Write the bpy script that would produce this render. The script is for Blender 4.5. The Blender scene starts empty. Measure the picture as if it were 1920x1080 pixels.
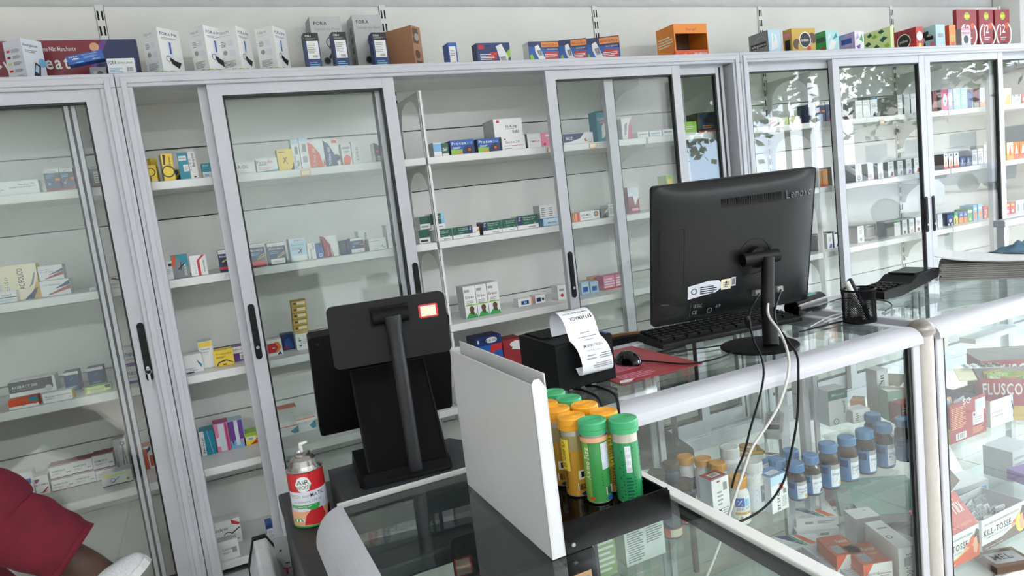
import bpy, bmesh, math, random
from mathutils import Vector, Matrix
random.seed(7)
S = bpy.context.scene
COL = S.collection
PI = math.pi
R = math.radians
# ------------------------------------------------------------------ camera
F = 1309.09
YAW, PITCH, ROLL = 0.41733, 0.12669, -0.12116
CZ = 1.44
_cy, _sy = math.cos(YAW), math.sin(YAW)
FW = Vector((_sy*math.cos(PITCH), _cy*math.cos(PITCH), -math.sin(PITCH)))
_rt = Vector((_cy, -_sy, 0)); _up = _rt.cross(FW)
RT = _rt*math.cos(ROLL) + _up*math.sin(ROLL)
UP = -_rt*math.sin(ROLL) + _up*math.cos(ROLL)
CAM = Vector((0, 0, CZ))
cd = bpy.data.cameras.new('camera'); co = bpy.data.objects.new('camera', cd); COL.objects.link(co)
cd.sensor_fit = 'HORIZONTAL'; cd.sensor_width = 36; cd.lens = 36*F/1920; cd.clip_start = .02; cd.clip_end = 300
co.matrix_world = Matrix(((RT.x, UP.x, -FW.x, 0), (RT.y, UP.y, -FW.y, 0), (RT.z, UP.z, -FW.z, CZ), (0, 0, 0, 1)))
S.camera = co
# ------------------------------------------------------------------ world, light, exposure
S.view_settings.view_transform = 'Standard'; S.view_settings.look = 'None'
S.view_settings.gamma = 1; S.view_settings.use_curve_mapping = False
S.view_settings.exposure = 1.2
try:
    S.cycles.max_bounces = 10; S.cycles.transparent_max_bounces = 40; S.cycles.diffuse_bounces = 5
    S.cycles.glossy_bounces = 5; S.cycles.caustics_reflective = False; S.cycles.caustics_refractive = False
    S.cycles.sample_clamp_indirect = 6
except Exception: pass
W = bpy.data.worlds.new('sky'); S.world = W; W.use_nodes = True
nt = W.node_tree; nt.nodes.clear()
wo = nt.nodes.new('ShaderNodeOutputWorld'); bg = nt.nodes.new('ShaderNodeBackground')
tc = nt.nodes.new('ShaderNodeTexCoord'); nz = nt.nodes.new('ShaderNodeTexNoise'); rp = nt.nodes.new('ShaderNodeValToRGB')
nz.inputs['Scale'].default_value = 2.2; nz.inputs['Detail'].default_value = 7
rp.color_ramp.elements[0].position = .42; rp.color_ramp.elements[0].color = (.42, .62, .9, 1)
rp.color_ramp.elements[1].position = .60; rp.color_ramp.elements[1].color = (.95, .96, 1, 1)
nt.links.new(tc.outputs['Generated'], nz.inputs['Vector']); nt.links.new(nz.outputs['Fac'], rp.inputs['Fac'])
nt.links.new(rp.outputs['Color'], bg.inputs['Color']); nt.links.new(bg.outputs[0], wo.inputs[0])
bg.inputs['Strength'].default_value = 4.0
def portal(loc, sx, sy, rot):
    l = bpy.data.lights.new('portal', 'AREA'); l.shape = 'RECTANGLE'; l.size = sx; l.size_y = sy
    o = bpy.data.objects.new('portal', l); COL.objects.link(o); o.location = loc; o.rotation_euler = rot
    l.cycles.is_portal = True
portal((5.28, .25, 1.3), 2.5, 4.0, (0, PI/2, 0))         # the open shopfront in the right wall
FILL_LAMP_STRENGTH = 34.0  # emission of the added ceiling fill panels
# ------------------------------------------------------------------ projection helpers (pixel of the photograph -> point on a real plane)
def ray(u, v): return RT*((u-960)/F) + UP*(-(v-540)/F) + FW
def onz(u, v, z): d = ray(u, v); return CAM + d*((z-CZ)/d.z)
def ony(u, v, y): d = ray(u, v); return CAM + d*(y/d.y)
def XU(u, y, z):
    k = (u-960)/F; a = RT - FW*k
    return -(a.y*y + a.z*(z-CZ))/a.x
def ZV(v, x, y):
    k = -(v-540)/F; a = UP - FW*k
    return CZ - (a.x*x + a.y*y)/a.z
# ------------------------------------------------------------------ colour and material
def lin(h):
    if isinstance(h, (tuple, list)): return tuple(h[:3]) + (1,)
    h = h.lstrip('#'); c = [int(h[i:i+2], 16)/255 for i in (0, 2, 4)]
    return tuple(x/12.92 if x <= .04045 else ((x+.055)/1.055)**2.4 for x in c) + (1,)
PAL = {'w': 'e6e7e6', 'g': 'c3c6c6', 'G': '7f8486', 'k': '1b1c1f', 'n': '1f2c5c', 'b': '2459a8', 's': '7db7dd', 't': '1f8ba0',
       'r': 'c52c30', 'm': '7c1a2b', 'p': 'e48aa8', 'P': 'c23a78', 'v': '6a3a91', 'V': 'b9a5d4', 'o': 'e58a2e', 'O': 'd8562a', 'y': 'efcf3c',
       'Y': 'c8a64a', 'e': '35a050', 'E': '1c5a44', 'l': '8fbf3d', 'c': 'ece3c6', 'd': '5c4330', 'a': 'a4785a', 'q': 'a9d8d6', 'f': 'dfa77f',
       'A': 'd8dde6', 'h': '9a9c9c', 'S': 'b5d4e6', 'L': 'd4e3a0', 'M': '9a2a31', 'K': '2b2d31', 'B': '13316b'}
PALC = {k: lin(v) for k, v in PAL.items()}
MATS = {}
def mat(name, col=None, rough=.5, metal=0., spec=None, var=.05, scale=30, bump=0., emit=0):
    if name in MATS: return MATS[name]
    m = bpy.data.materials.new(name); MATS[name] = m; m.use_nodes = True
    n = m.node_tree; b = n.nodes['Principled BSDF']
    b.inputs['Roughness'].default_value = rough; b.inputs['Metallic'].default_value = metal
    if spec is not None: b.inputs['Specular IOR Level'].default_value = spec
    mx = n.nodes.new('ShaderNodeMix'); mx.data_type = 'RGBA'; mx.blend_type = 'MULTIPLY'
    tx = n.nodes.new('ShaderNodeTexNoise'); tx.inputs['Scale'].default_value = scale; tx.inputs['Detail'].default_value = 4
    tcn = n.nodes.new('ShaderNodeTexCoord'); n.links.new(tcn.outputs['Object'], tx.inputs['Vector'])
    rr = n.nodes.new('ShaderNodeMapRange'); rr.inputs['To Min'].default_value = 1-var*2; rr.inputs['To Max'].default_value = 1
    rr.inputs['From Min'].default_value = .3; rr.inputs['From Max'].default_value = .7
    n.links.new(tx.outputs['Fac'], rr.inputs['Value'])
    mx.inputs[0].default_value = 1
    if col is None:
        at = n.nodes.new('ShaderNodeAttribute'); at.attribute_name = 'Col'; n.links.new(at.outputs['Color'], mx.inputs[6])
    else: mx.inputs[6].default_value = lin(col)
    n.links.new(rr.outputs[0], mx.inputs[7]); n.links.new(mx.outputs[2], b.inputs['Base Color'])
    if bump:
        bp = n.nodes.new('ShaderNodeBump'); bp.inputs['Strength'].default_value = bump; bp.inputs['Distance'].default_value = .002
        n.links.new(tx.outputs['Fac'], bp.inputs['Height']); n.links.new(bp.outputs[0], b.inputs['Normal'])
    if emit:
        b.inputs['Emission Color'].default_value = lin(col); b.inputs['Emission Strength'].default_value = emit
    return m
def glass(name, tint, f0=.04, rough=0.0):
    if name in MATS: return MATS[name]
    m = bpy.data.materials.new(name); MATS[name] = m; m.use_nodes = True; n = m.node_tree; n.nodes.clear()
    out = n.nodes.new('ShaderNodeOutputMaterial'); mix = n.nodes.new('ShaderNodeMixShader')
    tr = n.nodes.new('ShaderNodeBsdfTransparent'); tr.inputs[0].default_value = tint + (1,)
    gl = n.nodes.new('ShaderNodeBsdfGlossy'); gl.inputs['Roughness'].default_value = rough; gl.inputs['Color'].default_value = (1, 1, 1, 1)
    ge = n.nodes.new('ShaderNodeNewGeometry'); dt = n.nodes.new('ShaderNodeVectorMath'); dt.operation = 'DOT_PRODUCT'
    n.links.new(ge.outputs['Incoming'], dt.inputs[0]); n.links.new(ge.outputs['Normal'], dt.inputs[1])
    def mth(op, a, b=None):
        q = n.nodes.new('ShaderNodeMath'); q.operation = op
        for i, x in enumerate((a, b)):
            if x is None: continue
            if isinstance(x, (int, float)): q.inputs[i].default_value = x
            else: n.links.new(x, q.inputs[i])
        return q.outputs[0]
    c = mth('ABSOLUTE', dt.outputs['Value']); s = mth('SUBTRACT', 1.0, c); p = mth('POWER', s, 5.0)
    fr = mth('ADD', mth('MULTIPLY', p, 1-f0), f0)
    n.links.new(fr, mix.inputs[0]); n.links.new(tr.outputs[0], mix.inputs[1]); n.links.new(gl.outputs[0], mix.inputs[2])
    n.links.new(mix.outputs[0], out.inputs[0]); return m
ALU = mat('white powder coated aluminium', 'bfc1c7', .36, 0, var=.03, scale=9)
ALUD = mat('silver anodised aluminium', 'b9bcc2', .3, .6, var=.03)
GASK = mat('black rubber gasket', '0b0c0d', .5)
METW = mat('white enamelled steel', 'e2e3e0', .38, 0, var=.025, scale=6)
PANW = mat('cream white steel panel', 'e3e3de', .34, 0, var=.04, scale=3)
BLK = mat('black plastic', '050506', .5, spec=.3, var=.1, scale=60)
BLK2 = mat('matt black plastic', '08090a', .62, spec=.2, var=.1, scale=60)
BLKG = mat('glossy black acrylic', '060607', .08)
DGRY = mat('dark grey laminate', '34373a', .5, var=.08)
PRT = mat('printed carton', None, .42, var=.02)
PRTG = mat('printed glossy film', None, .22, var=.02)
PLA = mat('coloured plastic', None, .33, var=.03)
CLR = glass('clear float glass', (.972, .984, .979), .04)
CLR2 = glass('counter glass', (.945, .972, .96), .038)
CLS = glass('clear plastic', (.86, .88, .86), .05, .05)
AMB = glass('dark amber bottle glass', (.22, .15, .10), .05)
BLUG = glass('dark blue bottle glass', (.16, .28, .36), .05)
# ------------------------------------------------------------------ mesh builder
class MB:
    def __init__(s): s.v = []; s.f = []; s.c = []; s.m = []; s.sm = []
    def add(s, vs, fs, col='w', mi=0, sm=False):
        b = len(s.v); s.v += [tuple(x) for x in vs]
        c = PALC[col] if isinstance(col, str) and col in PALC else lin(col)
        for f in fs: s.f.append([b+i for i in f]); s.c.append(c); s.m.append(mi); s.sm.append(sm)
        return s
    def box(s, a, b, col='w', mi=0, M=None):
        x0, y0, z0 = a; x1, y1, z1 = b
        vs = [(x0, y0, z0), (x1, y0, z0), (x1, y1, z0), (x0, y1, z0), (x0, y0, z1), (x1, y0, z1), (x1, y1, z1), (x0, y1, z1)]
        if M is not None: vs = [M @ Vector(p) for p in vs]
        return s.add(vs, [(0, 3, 2, 1), (4, 5, 6, 7), (0, 1, 5, 4), (1, 2, 6, 5), (2, 3, 7, 6), (3, 0, 4, 7)], col, mi)
    def prism(s, pts, f0, f1, col='w', mi=0, sm=False):      # outline pts (a,b) placed by f0 and f1, with caps
        n = len(pts); vs = [f0(*p) for p in pts] + [f1(*p) for p in pts]
        s.add(vs, [(i, (i+1) % n, n+(i+1) % n, n+i) for i in range(n)], col, mi, sm)
        s.add(vs[:n], [tuple(range(n))[::-1]], col, mi); s.add(vs[n:], [tuple(range(n))], col, mi); return s
    def tube(s, pts, r, n=8, col='w', mi=0, cap=True):
        pts = [Vector(p) for p in pts]; rs = r if isinstance(r, (list, tuple)) else [r]*len(pts)
        vs = []; up = Vector((.13, .31, .94))
        for i, p in enumerate(pts):
            t = (pts[min(i+1, len(pts)-1)] - pts[max(i-1, 0)]).normalized()
            a = t.cross(up)
            if a.length < .05: a = t.cross(Vector((1, 0, 0)))
            a.normalize(); b = t.cross(a)
            vs += [p + (a*math.cos(2*PI*k/n) + b*math.sin(2*PI*k/n))*rs[i] for k in range(n)]
        fs = [(i*n+k, i*n+(k+1) % n, (i+1)*n+(k+1) % n, (i+1)*n+k) for i in range(len(pts)-1) for k in range(n)]
        s.add(vs, fs, col, mi, True)
        if cap: s.add(vs[:n], [tuple(range(n))[::-1]], col, mi); s.add(vs[-n:], [tuple(range(n))], col, mi)
        return s
    def lathe(s, prof, n=24, cen=(0, 0, 0), col='w', mi=0, M=None, sm=True):   # prof: (r, z) or (r, z, colour of the band below)
        for a, b in zip(prof[:-1], prof[1:]):
            vs = []
            for (r, z) in (a[:2], b[:2]):
                vs += [Vector((r*math.cos(2*PI*k/n), r*math.sin(2*PI*k/n), z)) for k in range(n)]
            if M is not None: vs = [M @ p for p in vs]
            vs = [p + Vector(cen) for p in vs]
            s.add(vs, [(k, (k+1) % n, n+(k+1) % n, n+k) for k in range(n)], b[2] if len(b) > 2 else col, mi, sm)
        return s
    def mesh(s, name, mats):
        me = bpy.data.meshes.new(name); me.from_pydata(s.v, [], s.f)
        for m in (mats if isinstance(mats, (list, tuple)) else [mats]): me.materials.append(m)
        at = me.attributes.new('Col', 'FLOAT_COLOR', 'FACE'); at.data.foreach_set('color', [x for c in s.c for x in c])
        me.polygons.foreach_set('material_index', s.m); me.polygons.foreach_set('use_smooth', s.sm); me.update()
        return me
    def build(s, name, mats, parent=None, label=None, cat=None, group=None, kind=None, loc=None, rot=None, bev=0, M=None):
        o = bpy.data.objects.new(name, s.mesh(name, mats)); COL.objects.link(o)
        if parent is not None: o.parent = parent
        tag(o, label, cat, group, kind)
        if M is not None: o.matrix_basis = M
        if loc is not None: o.location = loc
        if rot is not None: o.rotation_euler = rot
        if bev:
            b = o.modifiers.new('bevel', 'BEVEL'); b.width = bev; b.segments = 2; b.limit_method = 'ANGLE'; b.angle_limit = R(40)
        return o
def tag(o, label=None, cat=None, group=None, kind=None):
    for k, v in (('label', label), ('category', cat), ('group', group), ('kind', kind)):
        if v: o[k] = v
    return o
def thing(name, label, cat, loc=(0, 0, 0), rz=0, group=None, kind=None):
    o = bpy.data.objects.new(name, None); COL.objects.link(o); o.location = loc; o.rotation_euler = (0, 0, rz); o.empty_display_size = .05
    return tag(o, label, cat, group, kind)
def smooth_path(pts, n=6):                                   # Catmull-Rom
    P = [Vector(p) for p in pts]; P = [P[0]*2-P[1]] + P + [P[-1]*2-P[-2]]; out = []
    for i in range(1, len(P)-2):
        for k in range(n):
            t = k/n
            out.append(.5*((2*P[i]) + (P[i+1]-P[i-1])*t + (2*P[i-1]-5*P[i]+4*P[i+1]-P[i+2])*t*t + (3*P[i]-P[i-1]-3*P[i+1]+P[i+2])*t**3))
    return out + [P[-2]]
# ------------------------------------------------------------------ lettering: glyph outlines of Blender's built-in font
GL = {}
def glyph(ch, bold):
    k = (ch, bold)
    if k not in GL:
        cu = bpy.data.curves.new('g', 'FONT'); cu.body = ch; cu.resolution_u = 2; cu.offset = .022 if bold else .002; cu.size = 1.38
        ob = bpy.data.objects.new('g', cu); COL.objects.link(ob)
        dg = bpy.context.evaluated_depsgraph_get(); me = bpy.data.meshes.new_from_object(ob.evaluated_get(dg))
        vs = [(v.co.x, v.co.y) for v in me.vertices]; fs = [tuple(p.vertices) for p in me.polygons]
        x0 = min([v[0] for v in vs], default=0); x1 = max([v[0] for v in vs], default=.2)
        GL[k] = ([(a-x0, b) for a, b in vs], fs, x1-x0)
        bpy.data.objects.remove(ob); bpy.data.curves.remove(cu); bpy.data.meshes.remove(me)
    return GL[k]
def layout(text, bold):
    out = []; x = 0
    for ch in text:
        if ch == ' ': x += .36; continue
        vs, fs, w = glyph(ch, bold); out.append((x, vs, fs)); x += w + (.15 if not bold else .17)
    return out, max(x-.15, .1)
def decal(mb, ops, fn, W_, H_, nx=1, off=.0003, mi=0):
    """flat print on a surface: fn(x, y, d) -> point, x and y in 0..1, d = height of the ink above the surface"""
    d = off
    for op in ops.split(';'):
        op = op.strip()
        if not op: continue
        q = op.split(','); t = q[0]
        if t == 'R':                                         # R,x0,y0,x1,y1,colour
            x0, y0, x1, y1 = map(float, q[1:5]); k = max(1, round(nx*(x1-x0)))
            for i in range(k):
                a = x0+(x1-x0)*i/k; b = x0+(x1-x0)*(i+1)/k
                mb.add([fn(a, y0, d), fn(b, y0, d), fn(b, y1, d), fn(a, y1, d)], [(0, 1, 2, 3)], q[5], mi, nx > 1)
        elif t in 'PC' and nx > 1:                           # the same shapes wrapped round a cylinder in strips
            if t == 'P': c = list(map(float, q[2:])); pg = list(zip(c[::2], c[1::2])); cl = q[1]
            else:
                x, y, r = map(float, q[1:4]); st = float(q[5]) if len(q) > 5 else 1; cl = q[4]
                pg = [(x+r*st*H_/W_*math.cos(a*PI/10), y+r*math.sin(a*PI/10)) for a in range(20)]
            xs = [p[0] for p in pg]; k = max(3, round(nx*1.5*(max(xs)-min(xs))))
            def span(xx):
                ys = []
                for (xa, ya), (xb, yb) in zip(pg, pg[1:]+pg[:1]):
                    if min(xa, xb) <= xx <= max(xa, xb) and abs(xb-xa) > 1e-9: ys.append(ya+(yb-ya)*(xx-xa)/(xb-xa))
                return (min(ys), max(ys)) if ys else (0, 0)
            for i in range(k):
                e = (max(xs)-min(xs))*1e-4; a = min(xs)+(max(xs)-min(xs))*i/k+e; b = min(xs)+(max(xs)-min(xs))*(i+1)/k-e
                (a0, a1), (b0, b1) = span(a), span(b)
                mb.add([fn(a, a0, d), fn(b, b0, d), fn(b, b1, d), fn(a, a1, d)], [(0, 1, 2, 3)], cl, mi, True)
        elif t == 'P':                                       # P,colour,x,y,x,y...
            c = list(map(float, q[2:])); mb.add([fn(c[i], c[i+1], d) for i in range(0, len(c), 2)], [tuple(range(len(c)//2))], q[1], mi)
        elif t == 'C':                                       # C,x,y,r (of height),colour[,stretch]
            x, y, r = map(float, q[1:4]); st = float(q[5]) if len(q) > 5 else 1
            mb.add([fn(x+r*st*H_/W_*math.cos(a*PI/10), y+r*math.sin(a*PI/10), d) for a in range(20)], [tuple(range(20))], q[4], mi)
        elif t == 'O':                                       # O,x,y,r,thickness,colour  ring
            x, y, r, th = map(float, q[1:5])
            for a in range(20):
                p = []
                for rr, aa in ((r-th, a), (r, a), (r, a+1), (r-th, a+1)): p.append(fn(x+rr*H_/W_*math.cos(aa*PI/10), y+rr*math.sin(aa*PI/10), d))
                mb.add(p, [(0, 1, 2, 3)], q[5], mi)
        elif t == 'L':                                       # L,x0,y0,x1,y1,n,colour  lines of small print
            x0, y0, x1, y1 = map(float, q[1:5]); n = int(q[5]); h = (y1-y0)/n
            for i in range(n):
                e = x0+(x1-x0)*(1 if i % 3 else .8); mb.add([fn(x0, y0+h*i, d), fn(e, y0+h*i, d), fn(e, y0+h*(i+.45), d), fn(x0, y0+h*(i+.45), d)], [(0, 1, 2, 3)], q[6], mi)
        elif t == 'S':                                       # S,x0,y0,x1,y1  bar code
            x0, y0, x1, y1 = map(float, q[1:5]); mb.add([fn(x0, y0, d), fn(x1, y0, d), fn(x1, y1, d), fn(x0, y1, d)], [(0, 1, 2, 3)], 'w', mi)
            d += .00015; rg = random.Random(3)
            for i in range(12):
                a = x0+(x1-x0)*(.08+i*.07); b = a+(x1-x0)*rg.choice((.015, .03, .045)); e = (y1-y0)*.1
                mb.add([fn(a, y0+e, d), fn(b, y0+e, d), fn(b, y1-e, d), fn(a, y1-e, d)], [(0, 1, 2, 3)], 'k', mi)
        elif t in 'TVUWH':                                   # T/H bold, V upwards, W bold upwards, U upside down: x,y,height,width(0 natural),colour,text
            x, y, h, w = map(float, q[1:5]); txt = ','.join(q[6:]); bold = t in 'HWU'
            gs, tw = layout(txt, bold)
            if t in 'VW': sy = h*W_; sx = w*H_/tw if w else sy
            else: sy = h*H_; sx = w*W_/tw if w else sy
            for gx, vs, fs in gs:
                pts = []
                for a, b in vs:
                    px, py = (gx+a)*sx, b*sy
                    if t in 'VW': pts.append(fn(x-py/W_, y+px/H_, d))
                    elif t == 'U': pts.append(fn(x-px/W_, y-py/H_, d))
                    else: pts.append(fn(x+px/W_, y+py/H_, d))
                mb.add(pts, fs, q[5], mi)
        d += .00015
# ------------------------------------------------------------------ cartons
def carton_mb(w, d, h, base='w', front='', left='', right='', top='', sides=None, back=None):
    m = MB(); sc = sides or base
    P = [(0, 0, 0), (w, 0, 0), (w, d, 0), (0, d, 0), (0, 0, h), (w, 0, h), (w, d, h), (0, d, h)]
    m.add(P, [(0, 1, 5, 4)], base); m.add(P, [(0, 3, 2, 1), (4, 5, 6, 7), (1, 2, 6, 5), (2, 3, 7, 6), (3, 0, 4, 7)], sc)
    e = .0009                                               # tuck flap edges standing a little proud
    m.box((e, .003, h), (w-e, .0042, h+.0006), sc); m.box((w-.0004, .002, h*.9), (w+.0005, d-.002, h*.9+.0008), sc)
    m.box((-.0005, .002, h*.9), (.0004, d-.002, h*.9+.0008), sc)
    if front: decal(m, front, lambda x, y, q: (x*w, -q, y*h), w, h)
    if left: decal(m, left, lambda x, y, q: (-q, d-x*d, y*h), d, h)
    if right: decal(m, right, lambda x, y, q: (w+q, x*d, y*h), d, h)
    if top: decal(m, top, lambda x, y, q: (x*w, y*d, h+q), w, d)
    return m
def carton(label, loc, w, d, h, rot=0, name='medicine_box', group=None, cat='box', tilt=0, roll=0, matl=None, **kw):
    m = carton_mb(w, d, h, **kw)
    o = m.build(name, matl or PRT, None, label, cat, group, loc=loc, rot=(tilt, roll, rot)); return o
ZS = {'top': 1.966, 's2': 1.634, 's3': 1.308, 's4': .976, 's5': .645, 's6': .30}
YS = {'top': 2.60, 's2': 2.62, 's3': 2.62, 's4': 2.66, 's5': 2.75, 's6': 2.66}
def row(shelf, items, group=None, name='medicine_box'):
    """items: (u left, u right, v top, depth, front base, front print, label, extras) in pixels of the photograph, standing on a shelf"""
    for it in items:
        u0, u1, vt, d, base, ops, lab = it[:7]; ex = dict(it[7]) if len(it) > 7 else {}
        y = ex.pop('y', YS[shelf]); z0 = ZS[shelf] + ex.pop('dz', 0) + .0008
        x0 = XU(u0, y, z0); h = ZV(vt, x0, y) - z0
        vb = ex.pop('vb', None); hh = ex.pop('h', None)
        if vb: z0 = ZV(vb, x0, y)
        if hh: h = hh
        for _ in range(0 if hh else 3): x0 = XU(u0, y, z0+h/2); h = ZV(vt, x0, y) - z0
        x1 = XU(u1, y, z0+h/2); rot = R(ex.pop('r', 0)); w = (x1-x0)/max(.3, math.cos(rot))
        carton(lab, (x0, y, z0), w, d, h, rot, name=ex.pop('name', name), group=ex.pop('group', group), base=base, front=ops, **ex)
# ------------------------------------------------------------------ the setting
PLAS = mat('painted plaster', 'd2d3d3', .8, var=.05, scale=14, bump=.3)
CEIL = mat('white ceiling paint', 'e4e4e0', .85, var=.02)
TILE = mat('beige floor tile', 'd8d2c6', .25, var=.06, scale=4)
GROUT = mat('floor grout', '8f887c', .8)
ASPH = mat('pale sandy street', 'b9ab98', .9, var=.1, scale=1.5)
DARK = mat('dark steel frame', '232427', .4)
def struct(mb, name, m, kind='structure', bev=0): return mb.build(name, m, kind=kind, bev=bev)
fl = struct(MB().box((-3.6, -3.4, -.06), (5.4, 3.1, -.006)), 'floor', GROUT)
tile_me = None
for i in range(15):
    for j in range(11):
        x = -3.55+i*.6; y = -3.38+j*.6
        if tile_me is None: tile_me = MB().box((0, 0, -.006), (.595, .595, 0)).mesh('floor_tile', TILE)
        o = bpy.data.objects.new('floor_tile', tile_me); COL.objects.link(o); o.parent = fl; o.location = (x, y, 0)
struct(MB().box((-3.6, -3.4, 2.95), (5.4, 3.1, 3.02)), 'ceiling', CEIL)
struct(MB().box((-3.6, 2.97, 0), (5.3, 3.1, 2.95)), 'wall_back', PLAS)
struct(MB().box((-3.6, -3.4, 0), (-3.48, 2.97, 2.95)), 'wall_left', PLAS)
struct(MB().box((-3.48, -3.4, 0), (5.3, -3.28, 2.95)), 'wall_front', mat('grey green wall paint', 'b0b4b1', .8, var=.05, scale=3))
b = MB().box((5.24, -3.28, 2.55), (5.36, 2.97, 2.95)).box((5.24, -3.28, 0), (5.36, -1.75, 2.55)).box((5.24, 2.3, 0), (5.36, 2.97, 2.55)); struct(b, 'wall_right', PLAS)
struct(MB().box((4.985, 2.80, 0), (5.055, 2.965, 2.94)), 'trim_1', CEIL)
struct(MB().box((5.06, 2.78, 0), (5.13, 2.965, 2.94)), 'trim_2', DARK)
b = MB()
for y in (-1.75, .25, 2.25): b.box((5.26, y, 0), (5.31, y+.05, 2.55))
b.box((5.26, -1.75, 2.5), (5.31, 2.3, 2.55)); struct(b, 'window_1', DARK)
nb_ = thing('notice_board', 'grey notice board in a white frame on the wall behind the photographer', 'board', (0, 0, 0))
qa, qb = ony(1165, 190, 8.28), ony(1245, 295, 8.28)          # seen mirrored in the third pane
MB().box((qa.x, -3.279, qb.z), (qb.x, -3.262, qa.z)).build('board', mat('grey board', '8d959b', .5), nb_)
m = MB()
for a, b in (((qa.x-.05, qb.z-.05), (qb.x+.05, qb.z)), ((qa.x-.05, qa.z), (qb.x+.05, qa.z+.05)), ((qa.x-.05, qb.z), (qa.x, qa.z)), ((qb.x, qb.z), (qb.x+.05, qa.z))): m.box((a[0], -3.279, a[1]), (b[0], -3.25, b[1]))
m.build('frame', CEIL, nb_)
# unseen ceiling panels, added to light the cabinets from the front
FILL_LAMP = mat('fill light diffuser', 'f2f4fb', .5, emit=FILL_LAMP_STRENGTH)
for x, y, lb in ((-1.6, -2.3, 'unseen fill light panel added at the left of the shop'), (.6, -2.3, 'unseen fill light panel added behind the camera'), (2.6, -2.3, 'unseen fill light panel added in front of the till counter'), (4.3, -1.6, 'unseen fill light panel added nearest the street door')):
    t = thing('fill_light', lb, 'added lamp', (x, y, 2.95))
    MB().box((-.62, -.17, -.05), (.62, .17, -.001)).build('housing', METW, t)
    MB().box((-.6, -.15, -.056), (.6, .15, -.0505)).build('diffuser', FILL_LAMP, t)
# ------------------------------------------------------------------ the street outside (seen mirrored in the panes)
struct(MB().box((5.4, -30, -.5), (60, 30, -.3)).box((-12, -30, -.5), (5.4, -3.42, -.3)), 'ground', ASPH)
PAVE = mat('concrete pavement', 'a9a69d', .85, var=.08)
struct(MB().box((5.4, -30, -.3), (8.2, 30, -.06)).box((-12, -6.5, -.3), (5.4, -3.42, -.06)), 'pavement', PAVE)
FAC = mat('far facade paint', 'd9d3c8', .8, var=.08)
def building(x, y, w, d, h, lb, c):
    t = thing('building', lb, 'building', (x, y, -.3)); MB().box((0, 0, 0), (w, d, h)).build('wall', mat('facade '+c, c, .8, var=.08), t)
    MB().box((-.2, -.2, h), (w+.2, d+.2, h+.25)).build('roof', mat('roof slab', '8d8a86', .8), t)
    for k in range(int(d/2.6)):
        for l in range(int(h/3)):
            q = MB().box((-.06, .8+k*2.6, .9+l*3), (.02, 2.2+k*2.6, 2.3+l*3)).build('window', mat('far window', '4a565c', .2), t)
building(38, -26, 9, 15, 5, 'cream far building across the street', 'd8cfbd')
building(44, -6, 9, 12, 4, 'grey far building across the street', 'b3b4b2')
LEAF = mat('tree leaves', '5e7a3f', .6, var=.2, scale=2); BARK = mat('tree bark', '5b4a3a', .9, var=.2, scale=12)
def tree(x, y, h, r, lb, seed):
    rg = random.Random(seed); t = thing('tree', lb, 'tree', (x, y, -.3))
    m = MB().tube([(0, 0, 0), (.1, .05, h*.4), (0, .1, h*.62)], [.2, .15, .09], 8)
    cl = []
    for k in range(8):
        a = k*.8; e = Vector((math.cos(a)*r*.6, math.sin(a)*r*.6, h*.62+rg.uniform(0, r*.7)))
        m.tube([(0, .05, h*.45), tuple(e*.5+Vector((0, 0, h*.28))), tuple(e)], [.08, .05, .02], 5); cl.append(e)
    m.build('trunk', BARK, t); f = MB()
    for k in range(2600):
        c = rg.choice(cl); q = Vector((rg.gauss(0, .33), rg.gauss(0, .33), rg.gauss(0, .27)))*r; c = c+q
        a = Vector((rg.uniform(-1, 1), rg.uniform(-1, 1), rg.uniform(-.6, .6))).normalized()*.14; b_ = a.cross(Vector((rg.uniform(-1, 1), rg.uniform(-1, 1), rg.uniform(-1, 1)))).normalized()*.08
        f.add([c-a, c+b_, c+a, c-b_], [(0, 1, 2, 3)])
    f.build('foliage', LEAF, t, kind='stuff')
tree(11.5, -7.8, 5.2, 1.7, 'leafy street tree mirrored in the middle cabinet', 3)
tree(18, -7.6, 5.4, 2.0, 'leafy street tree mirrored in the right cabinet', 5)
def car(x, y, rz, c, lb):
    t = thing('car', lb, 'car', (x, y, -.3), rz)
    pr_ = [(-2.2, .3), (2.2, .3), (2.25, .75), (2.1, .95), (1.2, 1.02), (.55, 1.55), (-1.7, 1.6), (-2.15, 1.05), (-2.25, .7)]
    MB().prism(pr_, lambda a, z: (a, -.85, z), lambda a, z: (a, .85, z)).build('body', mat('car paint '+c, c, .2), t, bev=.05)
    for s in (-1, 1):
        MB().prism([(1.0, 1.06), (.5, 1.48), (-1.6, 1.5), (-1.9, 1.08)], lambda a, z: (a, s*.855, z), lambda a, z: (a, s*.865, z)).build('side_window', mat('car glass', '20262b', .1), t)
        for xx in (-1.35, 1.4):
            w = MB().lathe([(.0, -.1), (.2, -.1), (.33, -.1), (.34, .1), (.33, .1), (.2, .1), (0, .1)], 20, M=Matrix.Rotation(PI/2, 4, 'X')).build('wheel', mat('tyre rubber', '1a1a1b', .7), t, loc=(xx, s*.8, .34))
            h_ = MB()
            for k in range(6):
                a = k*PI/3; h_.box((-.02, -.105*s-.004, .02), (.02, -.105*s+.004, .22), M=Matrix.Rotation(a, 4, 'Y'))
            h_.build('rim', ALU, w)
    MB().prism([(.58, 1.5), (1.15, 1.06)], lambda a, z: (a+.02, -.7, z+.02), lambda a, z: (a+.02, .7, z+.02)).build('windscreen', mat('car glass', '20262b', .1), t)
car(15.5, -8.2, R(70), 'e6e6e6', 'white car parked across the street')
car(26, -12.5, R(85), '9fa3a6', 'silver car further down the street')
m_ = MB().tube([(0, 0, 0), (0, 0, 7.5)], [.12, .08], 8); pole = m_.build('utility_pole', BARK, label='wooden utility pole with wires across the street', cat='pole', loc=(20, -14, -.3))
w_ = MB()
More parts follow.
